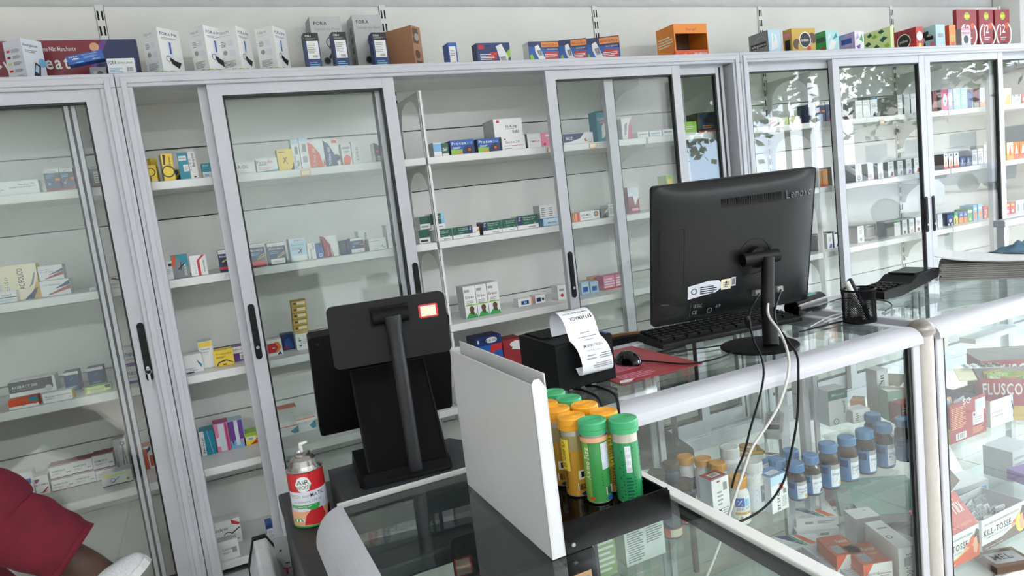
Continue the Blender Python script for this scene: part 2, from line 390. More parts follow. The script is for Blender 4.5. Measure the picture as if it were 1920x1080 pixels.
for z in (5.6, 6.2, 6.8): w_.tube([(0, -16, z-.2), (0, 0, z), (0, 18, z-.3)], .02, 4)
w_.build('wire', BLK, pole)
# ------------------------------------------------------------------ shelving bays behind the sliding doors
U = [-1.186, -.164, .858, 1.880, 2.902, 3.924, 4.946]
YB, YF = 2.90, 2.585
SH = [1.606, 1.280, .948, .617, .272]
PH = .255
bay_lab = ['white shelving bay behind the left cabinet', 'white shelving bay at the left of the middle cabinet, slotted post at its left', 'white shelving bay in the middle cabinet behind the two screens',
           'white shelving bay at the right end of the middle cabinet', 'white shelving bay behind the large black monitor and the pair of handles', 'white shelving bay at the right end beside the pillar']
bays = []
for i in range(6):
    a, c = U[i], U[i+1]; t = thing('shelving_bay', bay_lab[i], 'shelving', (a, YB, 0)); w = c-a; bays.append(t)
    MB().box((.002, .03, .05), (w-.002, .055, 2.28)).build('backing', GASK, t)
    for k in range(9):
        z1 = 2.28-k*PH; MB().box((.014, .004, z1-PH+.004), (w-.014, .029, z1)).build('back_panel', PANW, t, bev=.0015)
    for x in ((0,) if i < 5 else (0, w)):
        m = MB().box((x-.0125, -.002, .0), (x+.0125, .03, 2.285), mi=0)
        for k in range(42):
            for s in (-.0065, .0065): m.box((x+s-.003, -.0028, .1+k*.052), (x+s+.003, -.0019, .1+k*.052+.032), 'k', 1)
        m.build('slotted_upright', [METW, BLK], t)
    for j, z in enumerate(SH):
        m = MB().box((.004, YF-YB, z), (w-.004, .0, z+.028)); m.build('shelf', METW, t, bev=.003)
    for x in ((.003,) if i < 5 else (.003, w-.006)):
        for j, z in enumerate([1.885]+SH[:4]):
            m = MB(); n = 10; g0 = lambda y, q: (x, y, q); g1 = lambda y, q: (x+.003, y, q)
            if i in (2, 4):                                 # arched divider reaching down to the next shelf
                zb = (SH+[.3])[j]+.028; y0, y1 = YF-YB+.012, -.004
                m.box((x-.002, y0, zb), (x+.013, y0+.006, z)); m.prism([(y0, zb), (y0+.022, zb), (y0+.022, z), (y0, z)], g0, g1); m.prism([(y1-.03, zb), (y1, zb), (y1, z), (y1-.03, z)], g0, g1)
                ya, yb = y0+.022, y1-.03; cy, ry = (ya+yb)/2, (yb-ya)/2; hh = .15
                pts = [(cy-ry*math.cos(PI*k/n), z-hh+(hh-.018)*math.sin(PI*k/n)**.6) for k in range(n+1)]
                for p, q in zip(pts[:-1], pts[1:]): m.prism([p, q, (q[0], z), (p[0], z)], g0, g1)
            else:
                L_, H_ = YB-YF-.03, .15; o_ = [(-.004, z), (-.004, z-H_), (-.03, z-H_)]
                o_ += [(-.03-(L_-.05)*(1-math.cos(PI/2*k/n)), z-H_+(H_-.022)*math.sin(PI/2*k/n)) for k in range(1, n+1)] + [(-L_, z-.016), (-L_, z)]
                for p, q in zip(o_[1:-1], o_[2:]): m.prism([p, q, (q[0], z), (p[0], z)], g0, g1)
            m.build('shelf_bracket', METW, t)
for u, v, i in ((573, 324, 1), (1033, 281, 2), (1112, 273, 2), (1653, 229, 4), (1530, 241, 3)):      # small price tags on the shelf fronts
    q = ony(u, v, YF-.002); m = MB().box((-.017, -.0016, -.010), (.017, 0, .010), 'f').box((-.014, -.0022, -.0075), (.014, -.0015, .0075), 'c')
    m.build('price_tag', PRT, bays[i], loc=(q.x-U[i], q.y-YB-.001, q.z))
# ------------------------------------------------------------------ cabinets with sliding glass doors
Z0, Z1 = .20, 1.964
def door(t, x0, x1, tr, handle=None, hw=0, sw=.043):
    """a sliding door in track tr (0 front, 1 rear), local to the cabinet whose origin is at y = 2.49"""
    y = .012 if tr == 0 else .045; z0, z1 = .262, 1.921; rt_, rb = .036, .07
    m = MB()
    m.box((x0, y, z0), (x0+sw, y+.026, z1)).box((x1-sw, y, z0), (x1, y+.026, z1))
    m.box((x0+sw, y+.001, z1-rt_), (x1-sw, y+.025, z1)).box((x0+sw, y+.001, z0), (x1-sw, y+.025, z0+rb))
    a, b_, c, d = x0+sw, x1-sw, z0+rb, z1-rt_; g = .006
    for q in (((a, c), (a+g, d)), ((b_-g, c), (b_, d)), ((a, c), (b_, c+g)), ((a, d-g), (b_, d))):
        m.box((q[0][0], y+.004, q[0][1]), (q[1][0], y+.022, q[1][1]), 'k', 1)
    if tr: m.box((x1-sw*.62, y-.0012, z0+.01), (x1-sw*.38, y+.0005, z1-.01), 'k', 1)
    o = m.build('sliding_door', [ALU, GASK], t)
    MB().box((a+.002, y+.0115, c+.002), (b_-.002, y+.0155, d-.002)).build('glass_pane', CLR, o)
    for hx, hz in handle or []:
        n = 8; r_ = .0105; L_ = .085
        pts = [(r_*math.cos(PI*k/n), L_+r_*math.sin(PI*k/n)) for k in range(n+1)] + [(-r_*math.cos(PI*k/n), -L_-r_*math.sin(PI*k/n)) for k in range(n+1)]
        h = MB().prism(pts, lambda p, q: (p, -.0045, q), lambda p, q: (p, .001, q)).prism([(p*.55, q*.9) for p, q in pts], lambda p, q: (p, -.0062, q), lambda p, q: (p, -.0042, q))
        h.lathe([(0, .002), (.0055, .0015), (.006, -.001)], 12, (0, -.0075, -.055), mi=1, M=Matrix.Rotation(PI/2, 4, 'X'))
        if hw == 2:
            h.lathe([(0, .012), (.0045, .011), (.005, 0)], 10, (0, -.007, -.05), mi=1, M=Matrix.Rotation(PI/2, 4, 'X'))
            h.tube([(.008*math.cos(a_), -.018, -.062+.008*math.sin(a_)) for a_ in [k*PI/6 for k in range(13)]], .0009, 5, mi=1)
            h.box((-.0035, -.019, -.115), (.0035, -.0175, -.07), mi=1)
        h.build('handle', [BLK, ALUD], o, loc=(hx, y, hz))
def cabinet(x0, x1, lab, doors):
    t = thing('display_cabinet', lab, 'cabinet', (0, 2.49, 0)); j = .044; D = .085
    m = MB().box((x0, 0, Z1-.043), (x1, D, Z1)); m.box((x0+.012, -.006, Z1-.032), (x1-.012, .002, Z1-.012)); m.build('top_rail', ALU, t, bev=.003)
    m = MB().box((x0, 0, Z0), (x1, D, Z0+.06)).box((x0+j, .008, Z0+.06), (x1-j, .014, Z0+.066)); m.build('bottom_rail', ALU, t, bev=.003)
    for s, a in ((1, x0), (-1, x1)):
        m = MB().box((min(a, a+s*j), 0, Z0+.06), (max(a, a+s*j), D, Z1-.043)); q = a+s*.013; m.box((min(q, q+s*.018), -.007, Z0+.03), (max(q, q+s*.018), .001, Z1-.02))
        m.build('jamb', ALU, t, bev=.003)
        MB().box((min(a, a+s*.006), D+.001, Z0), (max(a, a+s*.006), .40, Z1-.03)).build('side_panel', METW, t)
    MB().box((x0+.003, D-.004, Z1-.03), (x1-.003, .40, Z1-.002)).build('top_panel', METW, t)
    MB().box((x0+.01, .02, 0), (x1-.01, .40, Z0-.002)).build('plinth', METW, t)
    for d in doors: door(t, *d)
H = lambda u, v: (ony(u, v, 2.5).x, ony(u, v, 2.5).z)
cabinet(-1.25, -.136, 'tall white glass cabinet at the left edge with keys in its handle', [(-.93, -.258, 1, None, 0, .030), (-.80, -.179, 0, [H(272, 660)], 2)])
cabinet(-.134, 2.354, 'wide white glass cabinet in the middle with two doors slid open', [(.095, .722, 1), (.122, .745, 0, [H(784, 540), (.143, H(466, 624)[1])]), (1.652, 2.291, 1), (1.363, 2.024, 0, [H(1073, 515)])])
cabinet(2.356, 4.90, 'white glass cabinet at the right with two door handles side by side', [(2.402, 3.02, 1), (2.945, 3.617, 0, [H(1738, 402)]), (3.619, 4.281, 0, [H(1751, 400)]), (4.21, 4.855, 1)])
# ------------------------------------------------------------------ boxes on top of the cabinets
FORAL = 'T,.12,.88,.045,.5,n,FORA P91;R,.12,.84,.7,.843,G;L,.15,.62,.4,.74,4,G;R,.5,.62,.75,.74,A;C,.3,.5,.05,h;R,.5,.42,.8,.54,A;L,.15,.2,.75,.34,5,h;S,.3,.1,.75,.17;R,0,.10,1,.14,l'
FORAF = 'H,.1,.86,.06,.75,n,FORA P91;L,.12,.78,.8,.83,2,G;P,A,.3,.4,.55,.38,.62,.74,.4,.76;P,k,.35,.40,.45,.30,.75,.22,.88,.34,.62,.37,.45,.42;O,.32,.40,.06,.012,k;P,#3f57a8,.42,.5,.5,.5,.52,.72,.44,.74;L,.3,.12,.8,.18,2,G;R,0,.10,1,.14,l'
row('top', [
 (-150, 262, 80, .06, 'm', 'P,n,.72,0,1,0,1,1,.86,1;P,v,.70,0,.72,0,.86,1,.83,1;H,.355,.42,.26,.035,w,v;H,.545,.42,.28,.115,w,eat;T,.52,.78,.1,.18,w,creme Não Manchante;T,.53,.13,.075,.12,w,Óleo de Eucalipto;C,.79,.85,.09,f;T,.05,.4,.3,.3,w,Mo', 'long dark crimson and navy carton lying at the far left on the cabinet top', dict(y=2.72, right='R,0,0,1,1,n')),
 (46, 79, 71, .075, 'A', 'H,.05,.84,.06,.7,k,blood glucose;L,.1,.7,.7,.78,2,G;P,K,.3,.1,.6,.03,.75,.42,.5,.5;P,S,.42,.28,.58,.24,.66,.4,.52,.44;C,.85,.5,.1,s', 'white meter carton with small flags down its side at the far left', dict(y=2.60, r=48, left='R,.12,.74,.3,.79,r;R,.12,.6,.3,.65,m;R,.12,.46,.3,.51,y;R,.12,.3,.3,.35,r;R,.12,.16,.3,.21,e;L,.4,.14,.85,.22,4,h;L,.4,.28,.85,.36,4,h;L,.4,.44,.85,.52,4,h;L,.4,.58,.85,.66,4,h;L,.4,.72,.85,.8,4,h')),
 (128, 198, 106, .045, 'b', 'H,.07,.72,.16,.24,w,FORA;T,.42,.78,.1,.45,w,Safety Lancets;L,.45,.4,.82,.68,4,s;P,w,.12,.5,.28,.44,.34,.52,.2,.66;T,.68,.1,.16,.2,w,100 pcs;R,.2,.06,.42,.16,s', 'blue lancet carton tilted on its corner in front of the crimson carton', dict(y=2.585, roll=R(-11), dz=.045)),
 (170, 200, 126, .05, 'G', 'R,.2,.2,.7,.7,h;C,.6,.5,.2,K', 'small grey clear packet lying under the tilted blue carton', dict(y=2.61)),
 (203, 256, 110, .035, 'w', 'H,.03,.72,.18,.3,n,FORA;T,.36,.74,.14,.55,n,Safety Lancets;L,.04,.2,.5,.6,5,s;R,.62,.32,.94,.62,A;S,.64,.34,.92,.6;R,.97,0,1,1,b', 'white and blue lancet carton lying flat beside the tilted blue one', dict(y=2.60, right='R,0,0,1,1,b;R,.2,.1,.4,.9,s')),
 (301, 342, 50, .072, 'w', FORAF, 'tall white nebuliser carton, the leftmost and set apart from the other three', dict(y=2.60, r=42, left=FORAL)),
 (388, 427, 47, .07, 'w', FORAF, 'tall white nebuliser carton, left one of the close pair', dict(y=2.60, r=40, left=FORAL)),
 (449, 477, 48, .078, 'w', FORAF, 'tall white nebuliser carton, right one of the close pair', dict(y=2.60, r=52, left=FORAL)),
 (517, 546, 48, .072, 'w', FORAF, 'tall white nebuliser carton just left of the stethoscope cartons', dict(y=2.60, r=50, left=FORAL)),
], 'tall white nebuliser cartons', 'device_box')
STETH = 'H,.12,.87,.055,.42,k,FORA;T,.14,.79,.045,.8,G,Listen to Hear;O,.62,.6,.09,.012,K;P,k,.44,.36,.5,.33,.75,.52,.72,.56;O,.85,.56,.07,.012,K;C,.4,.32,.06,G;C,.4,.32,.045,k;P,K,.5,.5,.53,.5,.64,.66,.6,.66;L,.5,.1,.9,.16,3,G'
BLAB = 'R,0,0,1,1,B;R,0,.8,1,1,k;H,.1,.9,.05,.4,w,FORA;L,.1,.84,.8,.88,2,h;R,.12,.36,.92,.8,w;L,.18,.5,.7,.76,6,h;S,.4,.38,.85,.46;L,.15,.12,.85,.3,4,s;R,0,0,1,.05,h'
row('top', [
 (588, 646, 31, .09, 'g', STETH, 'pale grey stethoscope carton standing behind two dark labelled boxes', dict(y=2.78, left='R,.2,.5,.8,.8,G', sides='h')),
 (668, 722, 28, .09, 'g', STETH, 'pale grey stethoscope carton leaning beside the slotted post', dict(y=2.80, left='R,.3,.75,.7,.85,G;R,.3,.6,.7,.7,G;R,.3,.45,.7,.55,G;R,.3,.3,.7,.4,G;R,.3,.15,.7,.25,G')),
 (574, 601, 62, .05, 'B', BLAB, 'slim dark navy box with white label, leftmost of three', dict(y=2.62, right='R,0,0,1,1,n')),
 (627, 653, 60, .05, 'B', BLAB, 'slim dark navy box with white label, middle of three', dict(y=2.62, right='R,0,0,1,1,n')),
 (701, 727, 61, .05, 'B', BLAB, 'slim dark navy box with white label, right one of three by the brown box', dict(y=2.62, right='R,0,0,1,1,n')),
 (775, 797, 47, .19, 'a', 'R,.1,.6,.7,.95,d;C,.5,.75,.09,h;C,.4,.35,.1,d;C,.6,.15,.06,h;R,.2,.1,.8,.2,d', 'plain brown cardboard carton on the cabinet top', dict(y=2.60, r=38)),
 (842, 858, 80, .06, 'b', 'R,.1,0,.85,.85,w;L,.2,.5,.75,.75,4,G;R,.3,.05,.8,.25,h', 'small blue and white carton standing alone right of the brown box', dict(y=2.62, right='R,0,0,1,1,w')),
 (895, 957, 81, .05, 'n', 'R,0,0,1,1,B;P,r,.2,.3,.55,.3,.62,.62,.4,.6;R,.05,.75,.22,.92,r;L,.08,.3,.5,.58,4,w;P,l,.82,.25,1,.4,1,.75,.88,.6;P,w,.58,.85,.75,.95,.92,.4,.9,.05,.7,.03;P,h,.66,.4,.84,.45,.88,.15,.74,.12', 'blue glucose meter carton with a white meter printed, alone', dict(y=2.62)),
], None, 'device_box')
INNO = 'P,b,0,0,1,0,1,.55,0,.8;P,r,.5,.2,.95,.15,.95,.5,.55,.55;R,.42,.74,.99,.96,o;H,.45,.79,.12,.5,n,InnoxLife Nova;L,.5,.28,.92,.46,3,w;P,l,.02,.02,.2,.05,.1,.45,.02,.4;P,w,.2,.78,.32,.85,.52,.2,.5,.02,.36,.02,.2,.55;P,h,.26,.6,.38,.64,.44,.38,.32,.36;T,.27,.44,.16,.13,k,9.2;T,.6,.62,.06,.34,w,blood glucose'
row('top', [
 (992, 1049, 78, .05, 'n', INNO, 'blue meter carton with orange strip, leftmost of three', dict(y=2.60, left='R,0,0,1,1,w')),
 (1050, 1093, 76, .05, 'n', INNO, 'blue meter carton with orange strip, middle of three', dict(y=2.66, r=-18, right='R,0,.1,.9,.9,p')),
 (1098, 1149, 73, .05, 'n', INNO, 'blue meter carton with orange strip, right one of three', dict(y=2.68, r=-22, right='R,0,.1,.9,.9,p')),
], 'blue glucose meter cartons with orange strips', 'device_box')
# orange display carton with a cut-out window
def display_box():
    y = 2.62; x0 = XU(1266, y, 2.02); x1 = XU(1328, y, 2.02); h = ZV(46, x0, y)-ZS['top']; w = x1-x0; d = .13; t_ = .002
    t = thing('display_carton', 'orange display carton with a cut-out window on the cabinet top', 'box', (x0, y, ZS['top']+.001))
    m = MB()
    for a, b_, c in (((0, 0, 0), (w, t_, h*.27), 'O'), ((0, 0, h*.74), (w, t_, h), 'o'), ((0, t_, 0), (t_, d, h), 'o'), ((w-t_, t_, 0), (w, d, h), 'o'), ((t_, d-t_, 0), (w-t_, d, h), 'd'), ((0, 0, h), (w, d, h+t_), 'o'), ((0, 0, h*.27), (.006, t_, h*.74), 'o'), ((w-.004, 0, h*.27), (w, t_, h*.74), 'o'), ((t_, t_, 0), (w-t_, d-t_, t_), 'a')): m.box(a, b_, c)
    decal(m, 'T,.36,.83,.07,.3,m,flexagel;H,.56,.14,.055,.4,w,INFLAMAÇÃO;H,.56,.05,.055,.36,w,FOSSE DOR;P,o,.1,.02,.3,.2,.34,.18,.15,.02;C,.46,.1,.05,o', lambda x, y_, q: (x*w, -q, y_*h), w, h)
    decal(m, 'L,.1,.45,.9,.75,4,c;P,O,.5,0,1,0,1,.3', lambda x, y_, q: (-q, d-x*d, y_*h), d, h)
    m.build('carton_shell', PRT, t)
display_box()
LEAFP = 'P,E,.05,.5,.2,.62,.3,.5,.15,.42;P,l,.3,.75,.45,.85,.55,.72,.4,.66;P,E,.6,.55,.75,.68,.9,.6,.72,.45;P,E,.55,.9,.7,.97,.8,.86,.65,.8;P,l,.75,.3,.9,.38,.97,.25,.85,.18;P,E,.15,.85,.28,.95,.35,.84,.22,.76;P,E,.35,.3,.5,.42,.6,.3,.45,.2;C,.3,.25,.08,r;C,.5,.22,.08,r;R,.2,.1,.6,.2,c'
def j2(k):
    return 'R,0,0,1,.62,M;O,.6,.38,.34,.05,w;H,.3,.42,.22,.4,w,j2;L,.35,.25,.75,.34,2,w;R,.25,.1,.8,.17,k;C,.78,.6,.08,O;P,M,0,.62,1,.68,1,1,0,1;C,.52,.84,.1,l;R,.38,.8,.66,.87,y'
row('top', [
 (1441, 1463, 56, .127, 'S', 'P,w,.2,.2,.8,.3,.7,.8,.3,.9;P,q,.3,.5,.6,.6,.5,.9', 'grey blue carton with a black band at the right cabinet corner', dict(y=2.60, sides='h', left='R,0,0,1,1,G;O,.6,.5,.35,.04,h;R,.1,.4,.9,.6,k;T,.16,.45,.12,.7,w,elegance')),
 (1485, 1529, 53, .055, 'Y', 'C,.2,.4,.2,d;C,.4,.3,.2,Y;C,.85,.6,.22,d;C,.8,.25,.2,Y;C,.15,.75,.16,Y;R,0,0,1,.12,y;C,.55,.55,.3,k,.9;O,.55,.55,.31,.04,w;H,.4,.5,.12,.3,w,prudence;C,.7,.22,.1,r', 'carton printed with brown kiwi fruit and a black disc', dict(y=2.60, left='R,0,.1,1,.9,Y;R,.2,.2,.8,.6,k;R,.1,.7,.9,.85,p')),
 (1549, 1573, 57, .065, 'q', 'P,w,.1,.2,.5,.1,.8,.5,.4,.6;P,t,.5,.6,.9,.7,.8,.9;P,A,.1,.6,.4,.7,.3,.95', 'green carton with a pale flowered face beside the kiwi carton', dict(y=2.60, left='R,0,0,1,1,e;R,.1,.55,.9,.75,E;P,y,0,0,.7,0,.3,.3;C,.7,.2,.12,r')),
 (1603, 1620, 59, .095, 'w', 'P,v,.1,.3,.5,.1,.6,.4;P,e,.5,.6,.9,.5,.8,.9;P,V,.1,.6,.5,.7,.3,.95', 'pale lilac and blue carton between the green cartons', dict(y=2.60, left='R,0,0,1,1,V;R,.15,.5,.8,.75,b;L,.1,.15,.8,.4,3,h;P,s,0,.7,.5,1,0,1')),
 (1670, 1676, 49, .165, 'L', '', 'carton with green leaf camouflage and two red faces', dict(y=2.60, sides='L', left=LEAFP)),
 (1718, 1731, 50, .145, 'r', 'C,.5,.6,.2,w;R,.3,.1,.7,.3,y', 'dark red carton with a black disc', dict(y=2.60, left='R,0,0,1,1,M;C,.8,.3,.25,r;C,.15,.2,.25,r;C,.5,.5,.32,k;O,.5,.5,.33,.04,w;H,.34,.46,.12,.32,w,prudence;C,.6,.12,.1,r')),
 (1755, 1772, 46, .085, 'S', 'R,.2,.5,.8,.65,h;R,.1,.1,.9,.2,w', 'light teal carton with black dancing figures', dict(y=2.60, left='R,0,0,1,1,q;O,.45,.4,.3,.03,h;R,.25,.45,.8,.6,k;C,.25,.7,.12,k;C,.4,.75,.08,k;P,k,.1,.05,.2,.4,.3,.35,.25,.05;C,.75,.25,.1,p')),
 (1780, 1792, 47, .03, 'o', 'R,.1,.3,.9,.6,Y;R,.2,.1,.8,.3,O', 'narrow orange carton beside the teal carton', dict(y=2.60, sides='O')),
 (1794, 1831, 18, .02, 'M', j2(0), 'red hanging card pack, leftmost of three', dict(y=2.66)),
 (1836, 1862, 18, .02, 'M', j2(1), 'red hanging card pack, middle of three', dict(y=2.66)),
 (1866, 1893, 18, .02, 'M', j2(2), 'red hanging card pack, right one of three', dict(y=2.66)),
 (1803, 1820, 53, .05, 'w', 'R,0,.9,1,1,p;R,.05,.7,.95,.82,p;C,.5,.45,.2,k;R,.4,.1,.6,.2,s', 'small white and pink carton in front of the red card packs', dict(y=2.60, sides='h')),
], None)
# ------------------------------------------------------------------ left cabinet, behind its panes
NAVY = 'R,0,0,1,.82,n;R,0,.82,1,1,w;T,.3,.86,.07,.5,k,pharma;R,.68,.45,1,.58,o;R,0,0,1,.15,m;L,.1,.6,.6,.75,2,s;R,.2,.28,.36,.4,s'
row('s2', [
 (-30, 73, 345, .05, 'w', 'T,.62,.68,.14,.3,k,Claremox 375;L,.45,.5,.95,.62,2,h;L,.05,.3,.35,.5,2,h;R,.0,.02,.04,.1,r', 'long white carton with black print at the left edge, top shelf'),
 (84, 113, 318, .06, 'n', NAVY, 'navy carton with orange tab, leftmost on the top shelf of the left cabinet'),
 (114, 139, 316, .06, 'n', NAVY+';P,y,.2,.3,.45,.5,.5,.48', 'navy carton with orange tab, second on the top shelf of the left cabinet'),
 (141, 166, 313, .06, 'n', NAVY, 'navy carton seen across the rear door stile, left cabinet'),
 (169, 196, 309, .06, 'w', 'R,0,0,1,.1,m;R,0,.1,.1,.8,n;R,.1,.1,.95,.8,G;R,.25,.2,.7,.7,w;L,.3,.25,.6,.65,4,h;T,.2,.86,.07,.5,k,pharma', 'navy carton with a white sticker, last before the jamb, left cabinet'),
], None)
row('s3', [
 (2, 72, 502, .06, 'y', 'R,0,0,1,1,c;P,Y,.6,0,1,0,1,.6,.8,.2;P,n,.55,0,.8,0,.95,.3,.9,.3;V,.2,.1,.12,.6,G,Acido;W,.62,.3,.16,.6,K,AC FOLICO;P,G,.7,.3,.8,.45,.92,.75,.95,.74,.85,.42', 'yellow cream carton with a dark swirl, left cabinet third shelf', dict(y=2.66)),
 (72, 118, 501, .06, 'w', 'L,.1,.7,.5,.78,2,h;T,.1,.55,.1,.5,k,fosfato;P,M,.2,.1,1,.55,1,.3,.3,.08;P,B,.4,.35,1,.75,1,.56,.5,.36', 'white carton with red and navy wedge, upper of two stacked', dict(y=2.65, vb=528.5)),
 (76, 131, 529, .06, 'w', 'L,.1,.7,.5,.78,2,h;T,.3,.66,.12,.4,k,fosfato;P,M,.2,.1,1,.6,1,.35,.3,.08;P,B,.5,.45,1,.9,1,.62,.6,.46', 'white carton with red and navy wedge, lower of two stacked', dict(y=2.65)),
 (-24, 31, 552, .05, 'w', 'T,.5,.6,.2,.35,n,onaz;R,.3,.42,1,.5,n;L,.3,.15,.9,.34,2,s', 'low white carton with blue bands at the left edge'),
 (168, 180, 540, .05, 'w', 'R,.3,.1,.8,.4,h;L,.2,.6,.9,.8,2,h', 'narrow white carton by the rear stile, left cabinet third shelf'),
 (189, 199, 480, .06, 'b', 'R,0,0,1,1,s;P,b,0,0,1,0,1,.8', 'pale blue upright carton behind the rear stile, left cabinet'),
 (203, 231, 521, .05, 'w', 'P,M,.2,.8,.6,.7,.55,.9,.3,.95;P,M,.5,.7,.95,.55,.9,.75,.6,.8;L,.1,.2,.7,.45,3,h', 'white carton with red capsules printed, by the left jamb', dict(sides='h')),
], None)
row('s4', [
 (17, 104, 719, .07, 'w', 'R,0,.3,.94,.98,K;H,.06,.55,.17,.55,w,ACEBACT 300;L,.06,.42,.5,.5,2,h;C,.84,.28,.2,g', 'wide dark grey and white carton with white lettering', dict(y=2.72, dz=.015)),
 (16, 72, 752, .04, 'O', 'R,0,.3,.66,1,O;R,.7,.5,1,1,t;R,0,0,1,.28,w;O,.5,.4,.2,.03,k;P,k,.65,.55,.9,.2,.92,.24', 'orange, blue and white carton in front of the dark grey one', dict(y=2.60)),
 (80, 137, 740, .04, 'w', 'T,.08,.55,.16,.85,k,Azitromicina;L,.08,.36,.4,.46,2,k;O,.9,.25,.1,.03,n;R,.96,0,1,1,Y', 'white carton with a black title beside the orange one', dict(y=2.60, right='R,0,0,1,1,Y')),
 (121, 149, 700, .06, 'n', 'R,0,.85,1,1,w;R,0,0,1,.84,B;P,s,.1,.4,.3,.5,.6,.7,.62,.66;L,.2,.1,.8,.3,2,s', 'dark blue carton behind the white one, left cabinet fourth shelf', dict(y=2.74)),
 (165, 195, 692, .06, 'n', 'R,0,.85,1,1,w;R,0,0,1,.84,B;P,s,.1,.4,.3,.5,.6,.7,.62,.66;L,.2,.1,.8,.3,2,s', 'dark blue carton behind the lime one, left cabinet fourth shelf', dict(y=2.74)),
 (159, 208, 728, .04, 'l', 'R,0,0,1,1,L;R,0,.1,.08,.9,l;T,.2,.45,.2,.55,k,zinerpen;L,.2,.2,.7,.35,2,h;R,.78,.5,.98,.95,k;R,.8,.04,1,.16,l', 'pale lime green carton, left cabinet fourth shelf', dict(y=2.62)),
 (232, 262, 653, .06, 'w', 'R,0,0,1,.15,v;H,.1,.5,.2,.9,k,THEOFIX;L,.1,.3,.8,.42,2,h', 'white and purple carton, upper of two by the keyed handle', dict(vb=689.5)),
 (236, 266, 690, .06, 'w', 'R,0,0,1,.15,v;H,.1,.5,.2,.9,k,THEOFIX;L,.1,.3,.8,.42,2,h', 'white and purple carton, lower of two by the keyed handle', dict(dz=0)),
], None)
REDW = 'R,0,0,1,.06,m;T,.1,.5,.14,.6,k,NORMATEN 50;L,.1,.3,.5,.4,2,h;R,.75,.3,.95,.38,h;R,0,.97,1,1,m'
row('s5', [
 (24, 64, 893, .05, 'w', 'R,0,0,.12,1,o;R,.25,.55,.9,.75,b;O,.3,.35,.12,.03,k;L,.35,.2,.8,.4,3,n', 'white carton with orange edge and blue stripe, bottom left shelf'),
 (64, 92, 897, .05, 'w', 'R,.1,.75,.4,.88,v;R,.1,.68,.3,.75,r;T,.1,.5,.1,.8,m,BETAMIN;P,M,.2,.1,.5,.15,.9,.4,.95,.35,.6,.1;P,o,.4,.03,.7,.1,.95,.3,.95,.25', 'white carton with an orange and red wave, bottom left shelf'),
 (93, 134, 877, .06, 'w', REDW, 'white carton with dark red edge, top left of the stacked block', dict(vb=901.5, top='R,0,0,1,1,m')),
 (97, 139, 902, .06, 'w', REDW+';T,.3,.18,.14,.5,p,1000 mg', 'white carton with dark red edge, bottom left of the stacked block'),
 (134, 173, 867, .06, 'w', REDW, 'white carton with dark red edge, top middle of the stacked block', dict(vb=891, top='R,0,0,1,1,m')),
 (139, 179, 891, .06, 'w', REDW, 'white carton with dark red edge, bottom middle of the stacked block'),
 (174, 213, 856, .06, 'w', REDW, 'white carton with dark red edge, top right of the stacked block', dict(vb=884, top='R,0,0,1,1,m')),
 (180, 222, 884, .06, 'w', REDW, 'white carton with dark red edge, bottom right of the stacked block'),
 (191, 248, 892, .05, 'w', 'R,.05,.7,.95,.92,L;R,.05,.74,.2,.9,y;O,.35,.4,.18,.03,k;P,k,.3,.2,.34,.2,.6,.6,.56,.6;C,.85,.3,.12,Y;R,0,0,1,.06,K', 'white carton with a yellow band and black ribbon', dict(y=2.66)),
 (216, 240, 826, .06, 'w', 'O,.7,.85,.06,.02,k;P,k,.55,.2,.6,.2,.7,.8,.66,.8;P,k,.8,.2,.84,.2,.72,.8,.7,.8;V,.2,.1,.1,.6,h,figura', 'white carton with a thin black figure, behind the stacked block', dict(y=2.80)),
 (266, 290, 840, .06, 'O', 'R,0,0,1,1,w;R,0,0,.5,.9,O;R,.6,.1,.9,.6,O;P,B,.5,.7,.8,.85,.75,1,.45,.85', 'orange and white carton right of the rear stile, low in the left cabinet'),
], None)
